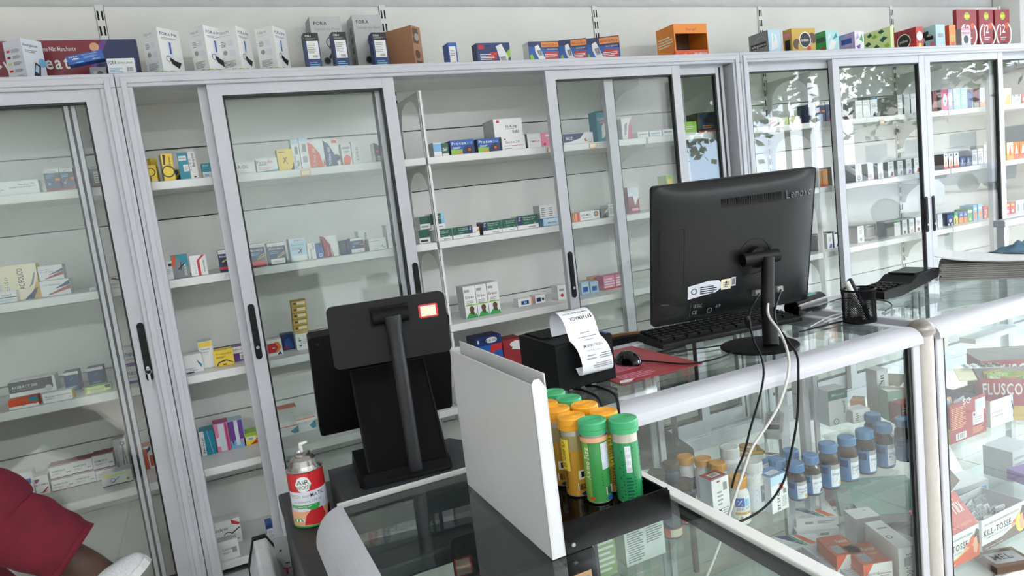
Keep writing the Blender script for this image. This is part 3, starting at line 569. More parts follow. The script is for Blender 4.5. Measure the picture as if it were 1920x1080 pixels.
# ------------------------------------------------------------------ middle cabinet, left half
SW = 'P,K,0,0,.2,0,.45,.5,.5,.9,.42,.9,.36,.5'
MUSC = 'R,0,.84,1,1,w;T,.3,.88,.06,.5,k,pharma;H,.08,.68,.1,.8,w,Musculare;L,.1,.5,.7,.64,2,s;P,y,.45,.32,.95,.48,.95,.44,.5,.3;P,w,.4,.36,.95,.56,.95,.53;R,.1,.02,.9,.26,w;T,.2,.1,.07,.6,k,Tamed 1x10'
row('s2', [
 (272, 294, 311, .05, 'y', 'P,k,0,0,.4,0,.5,.3,0,.6;O,.5,.6,.25,.05,k;R,.6,0,1,.15,c', 'small yellow carton with black swirl, leftmost on the open bay top shelf'),
 (285, 297, 297, .06, 'y', 'R,.5,0,1,.7,Y', 'yellow carton turned edge on behind the small yellow one', dict(y=2.72, r=40)),
 (305, 326, 289, .05, 'y', 'P,K,.1,.6,.25,.6,.4,.95,.15,.98;O,.45,.35,.22,.04,K;W,.75,.45,.17,.45,K,Clofenac', 'tall yellow carton with black ribbon and white side', dict(left='R,0,0,1,1,A', r=8)),
 (325, 342, 318, .05, 'y', 'P,K,0,0,1,0,1,.7,.4,.4;C,.3,.75,.2,K', 'small yellow and black carton behind the tall yellow one', dict(y=2.70)),
 (335, 354, 287, .05, 't', 'R,.1,.7,.85,.88,w;H,.16,.76,.06,.6,k,BENURON;R,.45,.3,.95,.55,w;L,.5,.34,.9,.5,3,h', 'tall teal carton with white stickers'),
 (355, 369, 285, .05, 'w', 'W,.75,.45,.4,.48,k,Ben-u-ron;L,.1,.3,.25,.8,4,h;R,.4,.05,.7,.1,k', 'tall white carton with upright black lettering beside the teal one'),
 (379, 398, 307, .06, 't', 'R,0,0,1,.4,w;T,.15,.8,.1,.5,w,Bend;R,.2,.1,.6,.25,s', 'small teal and white carton behind the door stile', dict(left='R,0,0,1,1,E')),
 (398, 419, 300, .05, 'w', 'R,0,0,.3,1,t;L,.4,.2,.9,.6,3,h', 'white and teal carton right behind the door stile, top shelf'),
 (439, 478, 306, .05, 'w', 'H,0,.48,.3,.7,M,AROL;R,.1,.1,.9,.13,h', 'white carton with dark red lettering behind the second pane', dict(sides='g')),
 (481, 520, 298, .05, 'w', 'H,.02,.62,.24,.75,M,Panado;R,.1,.5,.5,.58,t;L,.1,.2,.7,.42,3,p;P,t,0,0,1,0,1,.16,0,.06', 'white carton with red lettering and teal base'),
 (521, 550, 281, .05, 'y', 'R,.1,.85,.5,.9,k;P,k,.3,.35,.36,.35,.62,.65,.56,.65;P,k,.58,.3,.64,.3,.4,.62,.34,.62;P,K,.75,0,1,0,1,.4,.92,.2;V,.15,.1,.1,.5,Y,aceclo', 'yellow carton with a black cross', dict(sides='Y')),
 (548, 562, 262, .05, 'w', 'R,0,.85,1,1,S;R,.4,.5,.8,.75,G;V,.4,.05,.25,.4,k,Brufen;R,.5,.1,.8,.3,h', 'tall white carton with blue top, left of a close pair'),
 (563, 580, 259, .05, 'w', 'R,0,.9,1,1,S;R,.3,.55,.7,.8,G;R,.2,.2,.7,.4,h', 'tall white carton with grey stickers, right of a close pair'),
 (579, 608, 264, .05, 'w', 'P,O,0,0,.85,0,.7,.5,.3,.85,0,.95;W,.42,.06,.2,.65,w,Trifene 200;P,r,.85,0,1,.1,.9,.3', 'tall white and orange carton with a curved orange field'),
 (609, 636, 262, .05, 'w', 'P,B,0,0,.85,0,.6,.5,.3,.85,0,.95;W,.38,.06,.2,.65,w,Trifene 400;C,.75,.3,.13,B;R,.55,.85,.9,.95,O', 'tall white and navy carton with a curved navy field'),
 (641, 659, 270, .05, 'w', 'R,.1,.75,.9,.85,h;P,O,.1,0,.7,0,.95,.35,.5,.5,.15,.35;L,.2,.55,.8,.7,2,h', 'white carton with a red bird shape low on its front'),
 (660, 676, 266, .05, 'w', 'W,.75,.15,.3,.6,G,ASPIRIN;R,.3,.1,.5,.5,A', 'white carton with upright grey lettering beside the red bird one'),
 (702, 726, 268, .05, 'A', 'P,k,0,0,1,0,.95,.4,.5,.8,.1,.98,0,1;R,.15,.5,.3,.6,r;L,.2,.1,.6,.35,3,h', 'black curved carton by the right stile of the second pane'),
], None)
row('s3', [
 (308, 326, 491, .06, 'w', 'R,.5,.7,.85,.85,k;L,.15,.3,.7,.6,4,h', 'small white carton with a dark square, leftmost on the open bay second shelf'),
 (323, 353, 480, .06, 'G', 'P,O,0,.6,.1,1,.35,1,.05,.35;P,t,.25,1,1,1,1,.4,.75,.55;P,G,0,0,1,0,1,.4,.6,.7,.3,.55,0,.45;W,.85,.1,.14,.5,w,DOXX;P,k,.35,.4,.4,.36,.8,.6,.78,.65;P,k,.5,.32,.55,.32,.6,.7,.55,.7', 'grey carton with orange and teal diagonal corners'),
 (357, 388, 481, .06, 'w', 'P,r,.42,0,.58,0,.58,.75,.95,1,.75,1,.42,.75;V,.3,.1,.09,.5,h,cefal;W,.85,.15,.11,.6,k,Amoxiclav', 'white carton with a bold red angled stripe'),
 (411, 433, 470, .06, 'n', 'R,0,.82,1,1,w;H,.05,.66,.1,.9,w,Meloxicam;P,y,.2,.4,.3,.5,.9,.62,.9,.58;R,0,.1,1,.22,r', 'navy carton with red band half behind the door stile'),
 (467, 497, 459, .06, 'n', MUSC+';R,0,.02,1,.26,r', 'navy carton with red base, leftmost behind the second pane', dict(sides='n')),
 (503, 536, 457, .07, 'n', MUSC, 'navy carton with white lettering and white base, second pane', dict(sides='n')),
 (544, 575, 449, .07, 'S', 'R,0,.84,1,1,A;T,.3,.88,.06,.5,k,pharma;H,.1,.68,.09,.75,h,Musculare;L,.1,.5,.7,.64,2,h;P,k,.45,.35,.5,.33,.75,.52,.7,.54;P,k,.65,.34,.7,.34,.58,.55,.54,.55;R,.1,.02,.9,.26,w', 'pale blue carton with a black cross', dict(sides='A')),
 (577, 592, 457, .06, 'w', 'W,.5,.05,.3,.6,k,Ben-u-ron;W,.85,.6,.28,.35,k,Caff', 'white carton with upright lettering beside a blue one'),
 (593, 606, 457, .06, 't', 'R,0,0,1,1,b;P,n,.3,1,1,.6,1,1;O,.55,.2,.12,.04,w', 'narrow blue carton between the white and the red ones'),
 (607, 632, 444, .06, 'w', 'P,M,0,0,.65,0,.55,.55,.2,.98,0,1;P,w,.12,.98,.5,.55,.52,0,.56,0,.56,.5,.2,1;V,.32,.05,.12,.45,w,clotrimax', 'white carton with a red curved swoosh', dict(left='R,0,0,1,1,M')),
 (640, 649, 452, .05, 'n', '', 'navy carton edge, leftmost of the navy row', dict(sides='B')),
 (650, 658, 450, .05, 'n', '', 'navy carton edge, second of the navy row', dict(sides='B')),
 (658, 682, 448, .06, 'n', 'R,0,.84,1,1,w;L,.2,.6,.8,.75,2,s;R,.1,.4,.3,.52,s;R,0,.02,1,.28,w;T,.2,.1,.08,.6,k,Tamed 1x10;R,.75,.5,1,.58,o', 'navy carton with white base at the front of the navy row', dict(sides='n')),
 (673, 691, 434, .06, 'w', 'W,.85,.3,.3,.6,k,Adipress;R,.1,.1,.5,.2,h', 'tall white carton with upright black lettering behind the navy row', dict(y=2.70)),
 (692, 724, 449, .06, 'w', 'T,.05,.75,.1,.6,k,ketoprofeno;P,k,.5,.4,.9,.15,.9,.2;P,k,.6,.2,.8,.35,.78,.4;R,.3,.08,.5,.12,h', 'wide white carton with a black brush stroke'),
 (726, 747, 422, .06, 'w', 'O,.5,.55,.1,.02,k;P,k,.4,.2,.44,.2,.7,.75,.66,.75;R,.9,0,1,.1,m', 'white carton by the right stile of the second pane', dict(sides='g')),
], None)
row('s4', [
 (343, 380, 669, .07, 'w', 'P,t,.7,.7,.95,.4,.93,.2,.78,.45;P,n,.72,.68,.9,.4,.8,.5;L,.1,.2,.6,.3,2,h;T,.3,.1,.08,.4,k,Aspen;R,.1,0,.5,.06,n', 'white carton with a blue leaf, leftmost in the low open bay', dict(y=2.64)),
 (374, 401, 643, .07, 'w', 'R,.05,.8,.95,.98,y;T,.15,.68,.07,.6,k,Tramadol;T,.15,.58,.06,.5,k,inject;T,.15,.5,.05,.4,h,50 mg/ml', 'taller white carton with a yellow band behind the blue leaf one', dict(y=2.68)),
 (402, 438, 660, .06, 'y', 'T,.1,.72,.12,.8,k,Tramadol;L,.1,.52,.6,.64,2,k;P,n,.05,.05,.2,.3,.6,.38,.95,.15,.95,.1,.6,.3,.25,.22,.1,.02;R,.4,.05,.6,.12,k', 'yellow carton with a dark blue arc', dict(y=2.66)),
 (436, 462, 652, .06, 'v', 'R,0,.55,1,1,w;T,.1,.75,.12,.7,k,Etoricoxib;R,.5,.1,1,.5,A;R,.6,.15,.9,.4,h', 'purple and white carton beside the yellow one', dict(y=2.70)),
 (502, 529, 640, .06, 'w', 'P,r,0,.2,.6,.2,.85,.5,.6,.8,0,.8;P,o,.5,.25,.75,.5,.5,.85,.8,.85,.95,.5,.7,.2;P,n,.6,.05,.95,.05,.8,.25;R,.3,.47,.5,.52,w', 'white carton with red and orange disc behind the second pane', dict(y=2.66)),
 (529, 553, 629, .06, 'B', 'P,b,.2,0,.9,.1,.6,.8,.2,.6;P,r,0,.1,.5,.05,.3,.3', 'dark blue carton behind the red disc carton', dict(y=2.74)),
 (558, 579, 640, .06, 'w', 'V,.4,.2,.2,.5,k,LF;L,.5,.3,.8,.6,3,h;R,0,.9,1,1,Y', 'white carton at the foot of the tan stack', dict(y=2.68, h=.067)),
], None)
for k in range(5):
    row('s4', [(549+k*-1.1+3, 578-k*1.1, 624-k*10.5+2, .05, 'Y', 'R,0,0,1,1,Y;R,.1,.35,.3,.7,d;R,.35,.3,.9,.75,c;R,0,.93,1,1,d', 'tan carton in the stack beside the screens, ' + ('lowest', 'second from below', 'middle', 'second from top', 'topmost')[k] + ' of five', dict(y=2.70, dz=.068+.0232*k, h=.0225, sides='Y'))], 'stack of tan cartons')
row('s4', [(582, 616, 626, .05, 'w', 'R,.05,.3,.95,.6,h;T,.1,.4,.2,.7,k,paracetamol', 'low white carton right of the tan stack half behind the screen', dict(y=2.78))])
row('s5', [
 (367, 374, 815, .07, 'w', 'W,.8,.1,.5,.6,k,BEN', 'narrow white carton edge at the left of the low teal carton'),
 (376, 405, 811, .07, 't', 'R,0,0,.3,1,w;W,.24,.1,.16,.65,k,Ben-u-ron;P,s,.5,1,.55,1,.75,0,.7,0', 'teal and white carton low in the open bay', dict(sides='t')),
 (403, 431, 797, .07, 'p', 'R,.3,0,.7,1,A;R,.1,.2,.3,.5,w;R,.75,0,.9,1,P;R,0,.97,1,1,V', 'pink carton with pale centre stripe', dict(sides='P')),
 (430, 458, 792, .07, 's', 'R,.05,.3,.4,1,v;R,.65,.3,.95,1,v;R,.4,.1,.65,1,A;P,v,.1,.3,.2,.1,.3,.3;P,p,.7,.3,.8,.1,.9,.3', 'light blue and purple carton', dict(sides='S')),
 (458, 488, 815, .07, 'y', 'R,0,.75,1,1,l;R,.1,.4,.7,.7,w;S,.2,.42,.6,.62;P,r,.3,0,1,.1,1,.35,.7,.3;P,O,.6,.3,1,.4,1,.7', 'yellow carton with red splashes and lime top', dict(top='R,0,0,1,1,l')),
 (521, 556, 770, .07, 'w', 'R,0,.9,1,1,O;P,t,.55,.4,1,.85,1,.2,.75,.1;R,.1,.5,.5,.7,A;T,.3,.7,.1,.4,O,RUP', 'white carton with blue arrow, upper of two behind the low pane', dict(dz=.105, top='R,0,0,1,1,O')),
 (525, 560, 803, .07, 'w', 'R,0,.9,1,1,O;P,t,.55,.4,1,.85,1,.2,.75,.1;R,.1,.5,.5,.7,A', 'white carton with blue arrow, lower of two behind the low pane'),
 (558, 592, 787, .07, 'w', 'R,0,.9,1,1,O;T,.05,.6,.14,.5,b,RUPOFEN;P,t,.65,.4,1,.75,1,.2,.8,.1;T,.6,.65,.1,.3,O,200', 'white carton with blue arrow half behind the large screen'),
], None)
row('s6', [
 (397, 452, 985, .06, 'w', 'H,.04,.62,.14,.55,k,Aciclovir;P,r,.7,1,.72,.82,.95,.72,1,.8;O,.55,.35,.18,.03,k;P,k,.66,.45,.7,.42,.98,.6,.96,.64;R,.7,.15,.9,.2,h', 'white carton with a red arc and black ribbon on the cabinet floor', dict(y=2.72, right='R,.3,.05,.9,.9,K')),
 (405, 448, 1021, .05, 'w', 'T,.3,.5,.14,.4,k,Cyclovir;L,.3,.3,.6,.42,2,h;R,.7,.3,.9,.6,h;P,n,0,0,.06,0,.06,.8,0,.8', 'white carton with pale lettering at the front of the cabinet floor', dict(y=2.60, top='L,.05,.1,.95,.9,4,G')),
 (500, 512, 985, .06, 'b', 'R,0,0,1,.6,w;R,.1,.7,.9,.9,n;L,.2,.1,.8,.5,3,h', 'blue and white carton on the cabinet floor behind the door stile', dict(y=2.7)),
], None)
# ------------------------------------------------------------------ middle cabinet, right half
PROT = 'R,0,0,1,1,b;R,.02,.6,.98,.95,b;H,.06,.68,.2,.6,w,Proton;T,.68,.68,.16,.25,s,20;P,l,0,0,.45,0,.5,.35,0,.4;P,o,.1,0,.5,0,.45,.2;P,n,.5,0,1,0,1,.6,.75,.65,.5,.4;C,.78,.3,.18,k;C,.78,.3,.11,O;L,.08,.42,.42,.56,2,w'
PANT = 'R,0,.3,1,1,E;R,0,0,1,.28,w;T,.3,.78,.09,.55,w,Pantoprazol;T,.3,.64,.09,.5,w,Stopharma;L,.3,.42,.6,.5,1,s;R,.8,.34,.86,.4,w;R,.5,.08,.85,.16,h'
PB = PANT+';R,0,.3,.22,1,%s;W,.15,.6,.1,.3,w,20 mg'
PR = PANT+';R,.78,.3,1,1,%s;W,.93,.6,.1,.3,w,40 mg'
row('s2', [
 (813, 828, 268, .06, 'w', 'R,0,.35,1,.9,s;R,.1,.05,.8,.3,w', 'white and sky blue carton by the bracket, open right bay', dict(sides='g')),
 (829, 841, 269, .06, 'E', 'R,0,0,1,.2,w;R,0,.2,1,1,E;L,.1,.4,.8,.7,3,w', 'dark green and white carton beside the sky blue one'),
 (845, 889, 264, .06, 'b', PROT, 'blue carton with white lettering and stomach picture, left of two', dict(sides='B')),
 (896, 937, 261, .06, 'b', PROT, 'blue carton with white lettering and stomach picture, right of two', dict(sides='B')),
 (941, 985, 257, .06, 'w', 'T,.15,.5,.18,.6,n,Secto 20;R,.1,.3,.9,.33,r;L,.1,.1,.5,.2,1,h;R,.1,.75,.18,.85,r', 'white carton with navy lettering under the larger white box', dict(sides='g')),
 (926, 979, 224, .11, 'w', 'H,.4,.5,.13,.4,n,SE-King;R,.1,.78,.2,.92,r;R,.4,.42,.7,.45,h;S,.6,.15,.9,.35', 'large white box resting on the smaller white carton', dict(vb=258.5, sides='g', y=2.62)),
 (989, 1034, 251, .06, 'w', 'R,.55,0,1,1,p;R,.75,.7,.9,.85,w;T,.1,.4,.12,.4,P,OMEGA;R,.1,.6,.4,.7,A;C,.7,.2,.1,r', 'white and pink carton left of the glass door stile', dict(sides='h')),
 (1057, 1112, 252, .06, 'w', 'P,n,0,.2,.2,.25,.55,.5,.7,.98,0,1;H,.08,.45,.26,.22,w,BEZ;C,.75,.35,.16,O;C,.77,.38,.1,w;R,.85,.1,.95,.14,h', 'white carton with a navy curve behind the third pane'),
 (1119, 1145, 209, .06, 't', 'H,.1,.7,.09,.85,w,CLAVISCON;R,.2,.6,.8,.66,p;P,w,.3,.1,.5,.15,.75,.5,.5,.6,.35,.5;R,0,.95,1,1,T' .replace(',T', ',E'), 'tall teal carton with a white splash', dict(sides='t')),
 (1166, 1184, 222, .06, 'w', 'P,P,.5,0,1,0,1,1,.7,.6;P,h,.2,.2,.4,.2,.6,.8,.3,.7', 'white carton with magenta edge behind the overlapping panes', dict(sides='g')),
 (1196, 1216, 248, .06, 'w', 'R,.1,.5,.9,.7,h;R,.1,.1,.9,.3,A', 'low white carton, left of three behind the overlapping panes'),
 (1219, 1240, 246, .06, 'w', 'R,.1,.5,.9,.7,s;R,.1,.1,.9,.3,A', 'low white carton with blue line, middle of three'),
 (1243, 1262, 243, .06, 'w', 'R,.1,.5,.9,.7,h', 'low white carton, right of three behind the overlapping panes'),
 (1284, 1306, 229, .06, 'l', 'R,0,.1,1,.9,l;R,0,0,1,.12,w;L,.1,.4,.8,.7,2,w', 'bright lime green carton behind the fourth pane'),
 (1309, 1349, 212, .08, 'K', 'R,.1,.1,.9,.9,B;R,.2,.5,.8,.75,K;R,0,0,1,.1,O;L,.2,.2,.7,.4,2,o', 'dark blue black carton beside the lime one', dict(sides='k')),
], None)
row('s3', [
 (787, 806, 407, .06, 'w', 'R,0,.4,1,1,E;R,.1,.1,.8,.25,h', 'green and white carton left of the bracket, upper', dict(vb=431)),
 (786, 806, 432, .06, 'w', 'R,0,.4,1,1,E;R,.1,.1,.8,.25,k', 'green and white carton left of the bracket, lower'),
 (807, 833, 402, .06, 'w', PR % 's', 'green and white carton with light blue end, on top of the two', dict(vb=431)),
 (815, 847, 432, .06, 'w', PB % 's', 'green and white carton with light blue end, left of the lower two'),
 (849, 886, 427, .06, 'w', PR % 'n', 'green and white carton with navy end, right of the lower two'),
 (886, 899, 427, .06, 'w', 'P,o,.6,.5,1,.6,1,1;R,.1,.4,.5,.5,h', 'white carton with orange corner between the green ones'),
 (905, 940, 417, .06, 'w', PB % 'n', 'green and white carton with navy end, leftmost of the right trio', dict(left='R,0,0,1,1,k')),
 (941, 969, 412, .06, 'w', PANT, 'green and white carton in the middle of the right trio'),
 (970, 1009, 406, .06, 'w', PB % 'n', 'green and white carton with dark lettering panel, right of the trio', dict(right='R,0,0,1,1,b')),
 (1012, 1040, 386, .06, 'w', 'L,.1,.15,.35,.85,5,G;L,.6,.15,.85,.85,5,G', 'white box with two columns of small print on the light blue one', dict(vb=411, sides='g')),
 (1019, 1052, 411, .06, 'S', 'R,.1,.6,.9,.65,w;H,.25,.3,.2,.5,n,MaxiTac;R,.3,.7,.6,.85,w', 'light blue carton left of the glass door stile', dict(sides='s')),
 (1075, 1088, 401, .06, 'f', 'R,.1,0,.3,1,O;R,.5,0,.9,1,O', 'terracotta carton end behind the third pane', dict(dz=0)),
 (1088, 1124, 398, .05, 'w', 'H,.05,.5,.2,.5,k,AZOMEX;C,.82,.6,.3,d;C,.82,.6,.2,f;R,.1,.25,.6,.32,h', 'white carton with a brown disc behind the third pane'),
 (1127, 1140, 392, .06, 'G', 'P,d,0,0,1,0,.6,.4;P,w,.4,.5,1,.6,1,1', 'grey open carton beside the brown disc one'),
 (1141, 1158, 384, .07, 'w', 'R,.1,.2,.9,.7,g;R,.2,.8,.8,.9,h', 'white rounded packet by the slotted post'),
 (1178, 1198, 352, .06, 'm', 'P,w,.3,1,1,1,1,.6,.6,.3;R,.3,.1,.9,.2,p;R,0,.65,.9,1,A', 'dark red and white upright carton behind the overlapping panes'),
 (1251, 1264, 329, .06, 'l', 'C,.5,.4,.2,O;R,.2,.7,.8,.9,y', 'small lime and orange carton by the fourth stile'),
], None)
KIDS = 'R,.08,.82,.5,.9,h;H,.1,.62,.09,.75,m,Gripex;L,.15,.42,.75,.56,3,h;R,.06,.38,.94,.42,l;C,.55,.27,.1,d,.8;P,d,.3,.05,.8,.05,.7,.2,.4,.2;P,e,0,0,1,0,.9,.12,.6,.08,.3,.16,.1,.06'
row('s4', [
 (871, 893, 539, .08, 'w', KIDS, 'white child syrup carton with green leaves, leftmost of three', dict(y=2.66, sides='g')),
 (894, 914, 535, .08, 'w', KIDS, 'white child syrup carton with green leaves, middle of three', dict(y=2.66, sides='g')),
 (915, 936, 531, .08, 'w', KIDS, 'white child syrup carton with green leaves, right one of three', dict(y=2.66, sides='g')),
], 'white syrup cartons with a child picture')
row('s4', [
 (972, 998, 562, .05, 'w', 'R,.2,.2,.75,.7,B;R,.4,.3,.6,.6,s;R,.9,0,1,1,f', 'small white carton with a dark blue picture, left of two', dict(y=2.70)),
 (1002, 1022, 555, .05, 'w', 'R,.2,.2,.6,.7,B;R,.7,.3,.9,.6,k;R,0,0,.08,1,O', 'small white carton with a dark blue picture, right of two', dict(y=2.70)),
 (1046, 1061, 536, .06, 'w', 'C,.5,.3,.12,r;R,.2,.6,.8,.75,h;R,.45,.2,.55,.42,r', 'small white carton with a red cross by the glass door handle', dict(y=2.68)),
 (1090, 1105, 531, .06, 'S', 'R,.2,.2,.8,.6,b;R,.1,.7,.9,.8,w', 'pale blue carton, left of two behind the third pane', dict(y=2.70)),
 (1107, 1122, 530, .06, 'S', 'R,.2,.2,.8,.6,b;R,.1,.7,.9,.8,w', 'pale blue carton, right of two behind the third pane', dict(y=2.70)),
 (1112, 1132, 520, .06, 'f', 'L,.1,.2,.9,.9,4,r', 'rust striped carton behind the pale blue pair', dict(y=2.80, dz=.04)),
 (1132, 1153, 519, .06, 'p', 'L,.05,.15,.95,.9,4,w;R,0,0,1,.1,r', 'pink striped carton, left of two behind the third pane', dict(y=2.72)),
 (1154, 1172, 515, .06, 'p', 'L,.05,.15,.95,.9,4,w;R,0,0,1,.1,r', 'pink striped carton, right of two behind the third pane', dict(y=2.72)),
], None)
row('s5', [
 (897, 945, 636, .10, 'b', 'P,B,0,.85,1,.85,1,1,0,1;C,.62,.93,.05,w,2.2;H,.3,.91,.035,.62,k,DR.KOLD;R,.08,.9,.14,.96,w;P,r,.5,.7,1,.75,1,.85,.6,.85', 'tall blue dispenser carton with a white oval, behind the white stand', dict(y=2.66, sides='n')),
 (948, 985, 640, .10, 'M', 'C,.6,.9,.06,w,2;P,w,.4,.8,1,.75,1,.95,.6,.97;R,0,.98,1,1,r', 'tall red and white dispenser carton beside the blue one', dict(y=2.66, sides='M')),
 (640, 668, 775, .07, 'w', 'R,.1,.6,.9,.8,h', 'plain white carton behind the screens on the low shelf'),
 (1260, 1290, 700, .08, 'w', 'R,.1,.6,.9,.7,h;R,.3,.2,.6,.4,G', 'white carton seen through the till counter, left of two'),
 (1365, 1388, 705, .08, 'w', 'R,.2,.7,.8,.8,P;L,.3,.2,.7,.5,4,h', 'white carton seen through the till counter, right of two'),
], None)
# ------------------------------------------------------------------ right cabinet
def wr(c): return 'T,.2,.85,.05,.6,k,gel;L,.25,.55,.75,.75,4,h;P,%s,.4,.05,.8,.05,.9,.25,.6,.35;R,.1,.02,.4,.1,A' % c
RING = 'T,.2,.88,.05,.6,h,solu;O,.5,.2,.14,.04,%s;R,.42,.15,.58,.25,%s'
row('s2', [
 (1441, 1458, 222, .06, 'w', 'P,p,.2,.2,.8,.5,.8,.7,.2,.4', 'small white carton with pink stroke, right cabinet top shelf', dict(sides='g')),
 (1461, 1478, 221, .06, 'L', 'R,.3,0,.6,1,w', 'pale lime carton, left of two behind the first right pane'),
 (1480, 1500, 219, .06, 'c', 'R,.3,0,.6,1,L', 'cream and lime carton, right of two behind the first right pane'),
 (1516, 1528, 196, .07, 'n', 'R,0,.85,1,1,w;R,0,0,1,.12,r', 'narrow navy carton with red base, right cabinet'),
 (1530, 1547, 193, .07, 'n', 'R,0,.85,1,1,w;R,.6,.5,1,.6,o;R,0,.02,.7,.4,A;R,.1,.1,.5,.3,s', 'navy carton with a pale sticker, right cabinet'),
 (1548, 1568, 191, .07, 'n', 'R,0,.85,1,1,w;R,.6,.5,1,.65,o;R,.2,.02,1,.12,r;P,s,.1,.2,.3,.5,.35,.5', 'navy carton with orange tab half behind the first right stile'),
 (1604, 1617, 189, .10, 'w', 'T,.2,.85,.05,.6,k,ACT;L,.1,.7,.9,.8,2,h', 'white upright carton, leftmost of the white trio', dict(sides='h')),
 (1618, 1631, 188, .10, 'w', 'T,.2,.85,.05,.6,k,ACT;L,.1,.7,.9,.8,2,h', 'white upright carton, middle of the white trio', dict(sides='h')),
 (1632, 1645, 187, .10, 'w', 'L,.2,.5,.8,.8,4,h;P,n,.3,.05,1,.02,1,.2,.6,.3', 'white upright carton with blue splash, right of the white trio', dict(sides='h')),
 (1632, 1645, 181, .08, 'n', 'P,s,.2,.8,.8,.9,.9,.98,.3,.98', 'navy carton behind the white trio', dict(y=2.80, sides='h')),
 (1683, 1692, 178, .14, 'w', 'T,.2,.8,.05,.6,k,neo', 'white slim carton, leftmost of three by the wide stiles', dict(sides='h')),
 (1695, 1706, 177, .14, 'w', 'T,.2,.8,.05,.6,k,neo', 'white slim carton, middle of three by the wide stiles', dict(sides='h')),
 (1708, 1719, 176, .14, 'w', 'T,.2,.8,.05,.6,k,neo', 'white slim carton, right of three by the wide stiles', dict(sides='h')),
 (1749, 1757, 172, .10, 'm', '', 'dark maroon carton at the left of the third right pane', dict(sides='m')),
 (1765, 1777, 168, .10, 'P', 'C,.55,.5,.3,w,.5;R,.45,.4,.65,.5,K', 'magenta carton with a white oval', dict(sides='G')),
 (1778, 1786, 167, .10, 'V', 'C,.5,.5,.3,w,.5', 'lilac carton with a white oval', dict(sides='V')),
 (1788, 1801, 166, .08, 'q', 'L,.2,.2,.8,.9,7,w', 'aqua carton with white print, left of two'),
 (1802, 1814, 165, .08, 'q', 'L,.2,.2,.8,.9,7,w', 'aqua carton with white print, right of two'),
 (1815, 1824, 172, .08, 'b', 'P,w,.7,0,1,0,1,.6', 'blue carton beside the aqua pair'),
 (1827, 1835, 193, .08, 'h', '', 'small grey carton low between blue and pink ones'),
 (1837, 1847, 165, .08, 'p', 'R,0,.3,1,1,A;P,w,.3,.1,.8,.1,.6,.7;R,0,0,1,.25,f', 'pale pink carton with salmon base, left of two'),
 (1849, 1857, 164, .08, 'p', 'R,0,.3,1,1,A;R,0,0,1,.25,f', 'pale pink carton with salmon base, right of two'),
 (1881, 1896, 166, .08, 'c', 'P,Y,.1,0,.9,0,.9,.5,.6,.7', 'cream carton with yellow plant behind the last pane'),
 (1898, 1914, 178, .08, 'A', 'R,.1,.8,.3,1,k;R,.7,.8,.9,1,k;L,.1,.2,.8,.6,4,G', 'pale grey patterned carton behind the last pane'),
 (1916, 1935, 176, .08, 'r', 'R,.1,.3,.9,.6,w', 'red carton at the right edge behind the last pane'),
], None)
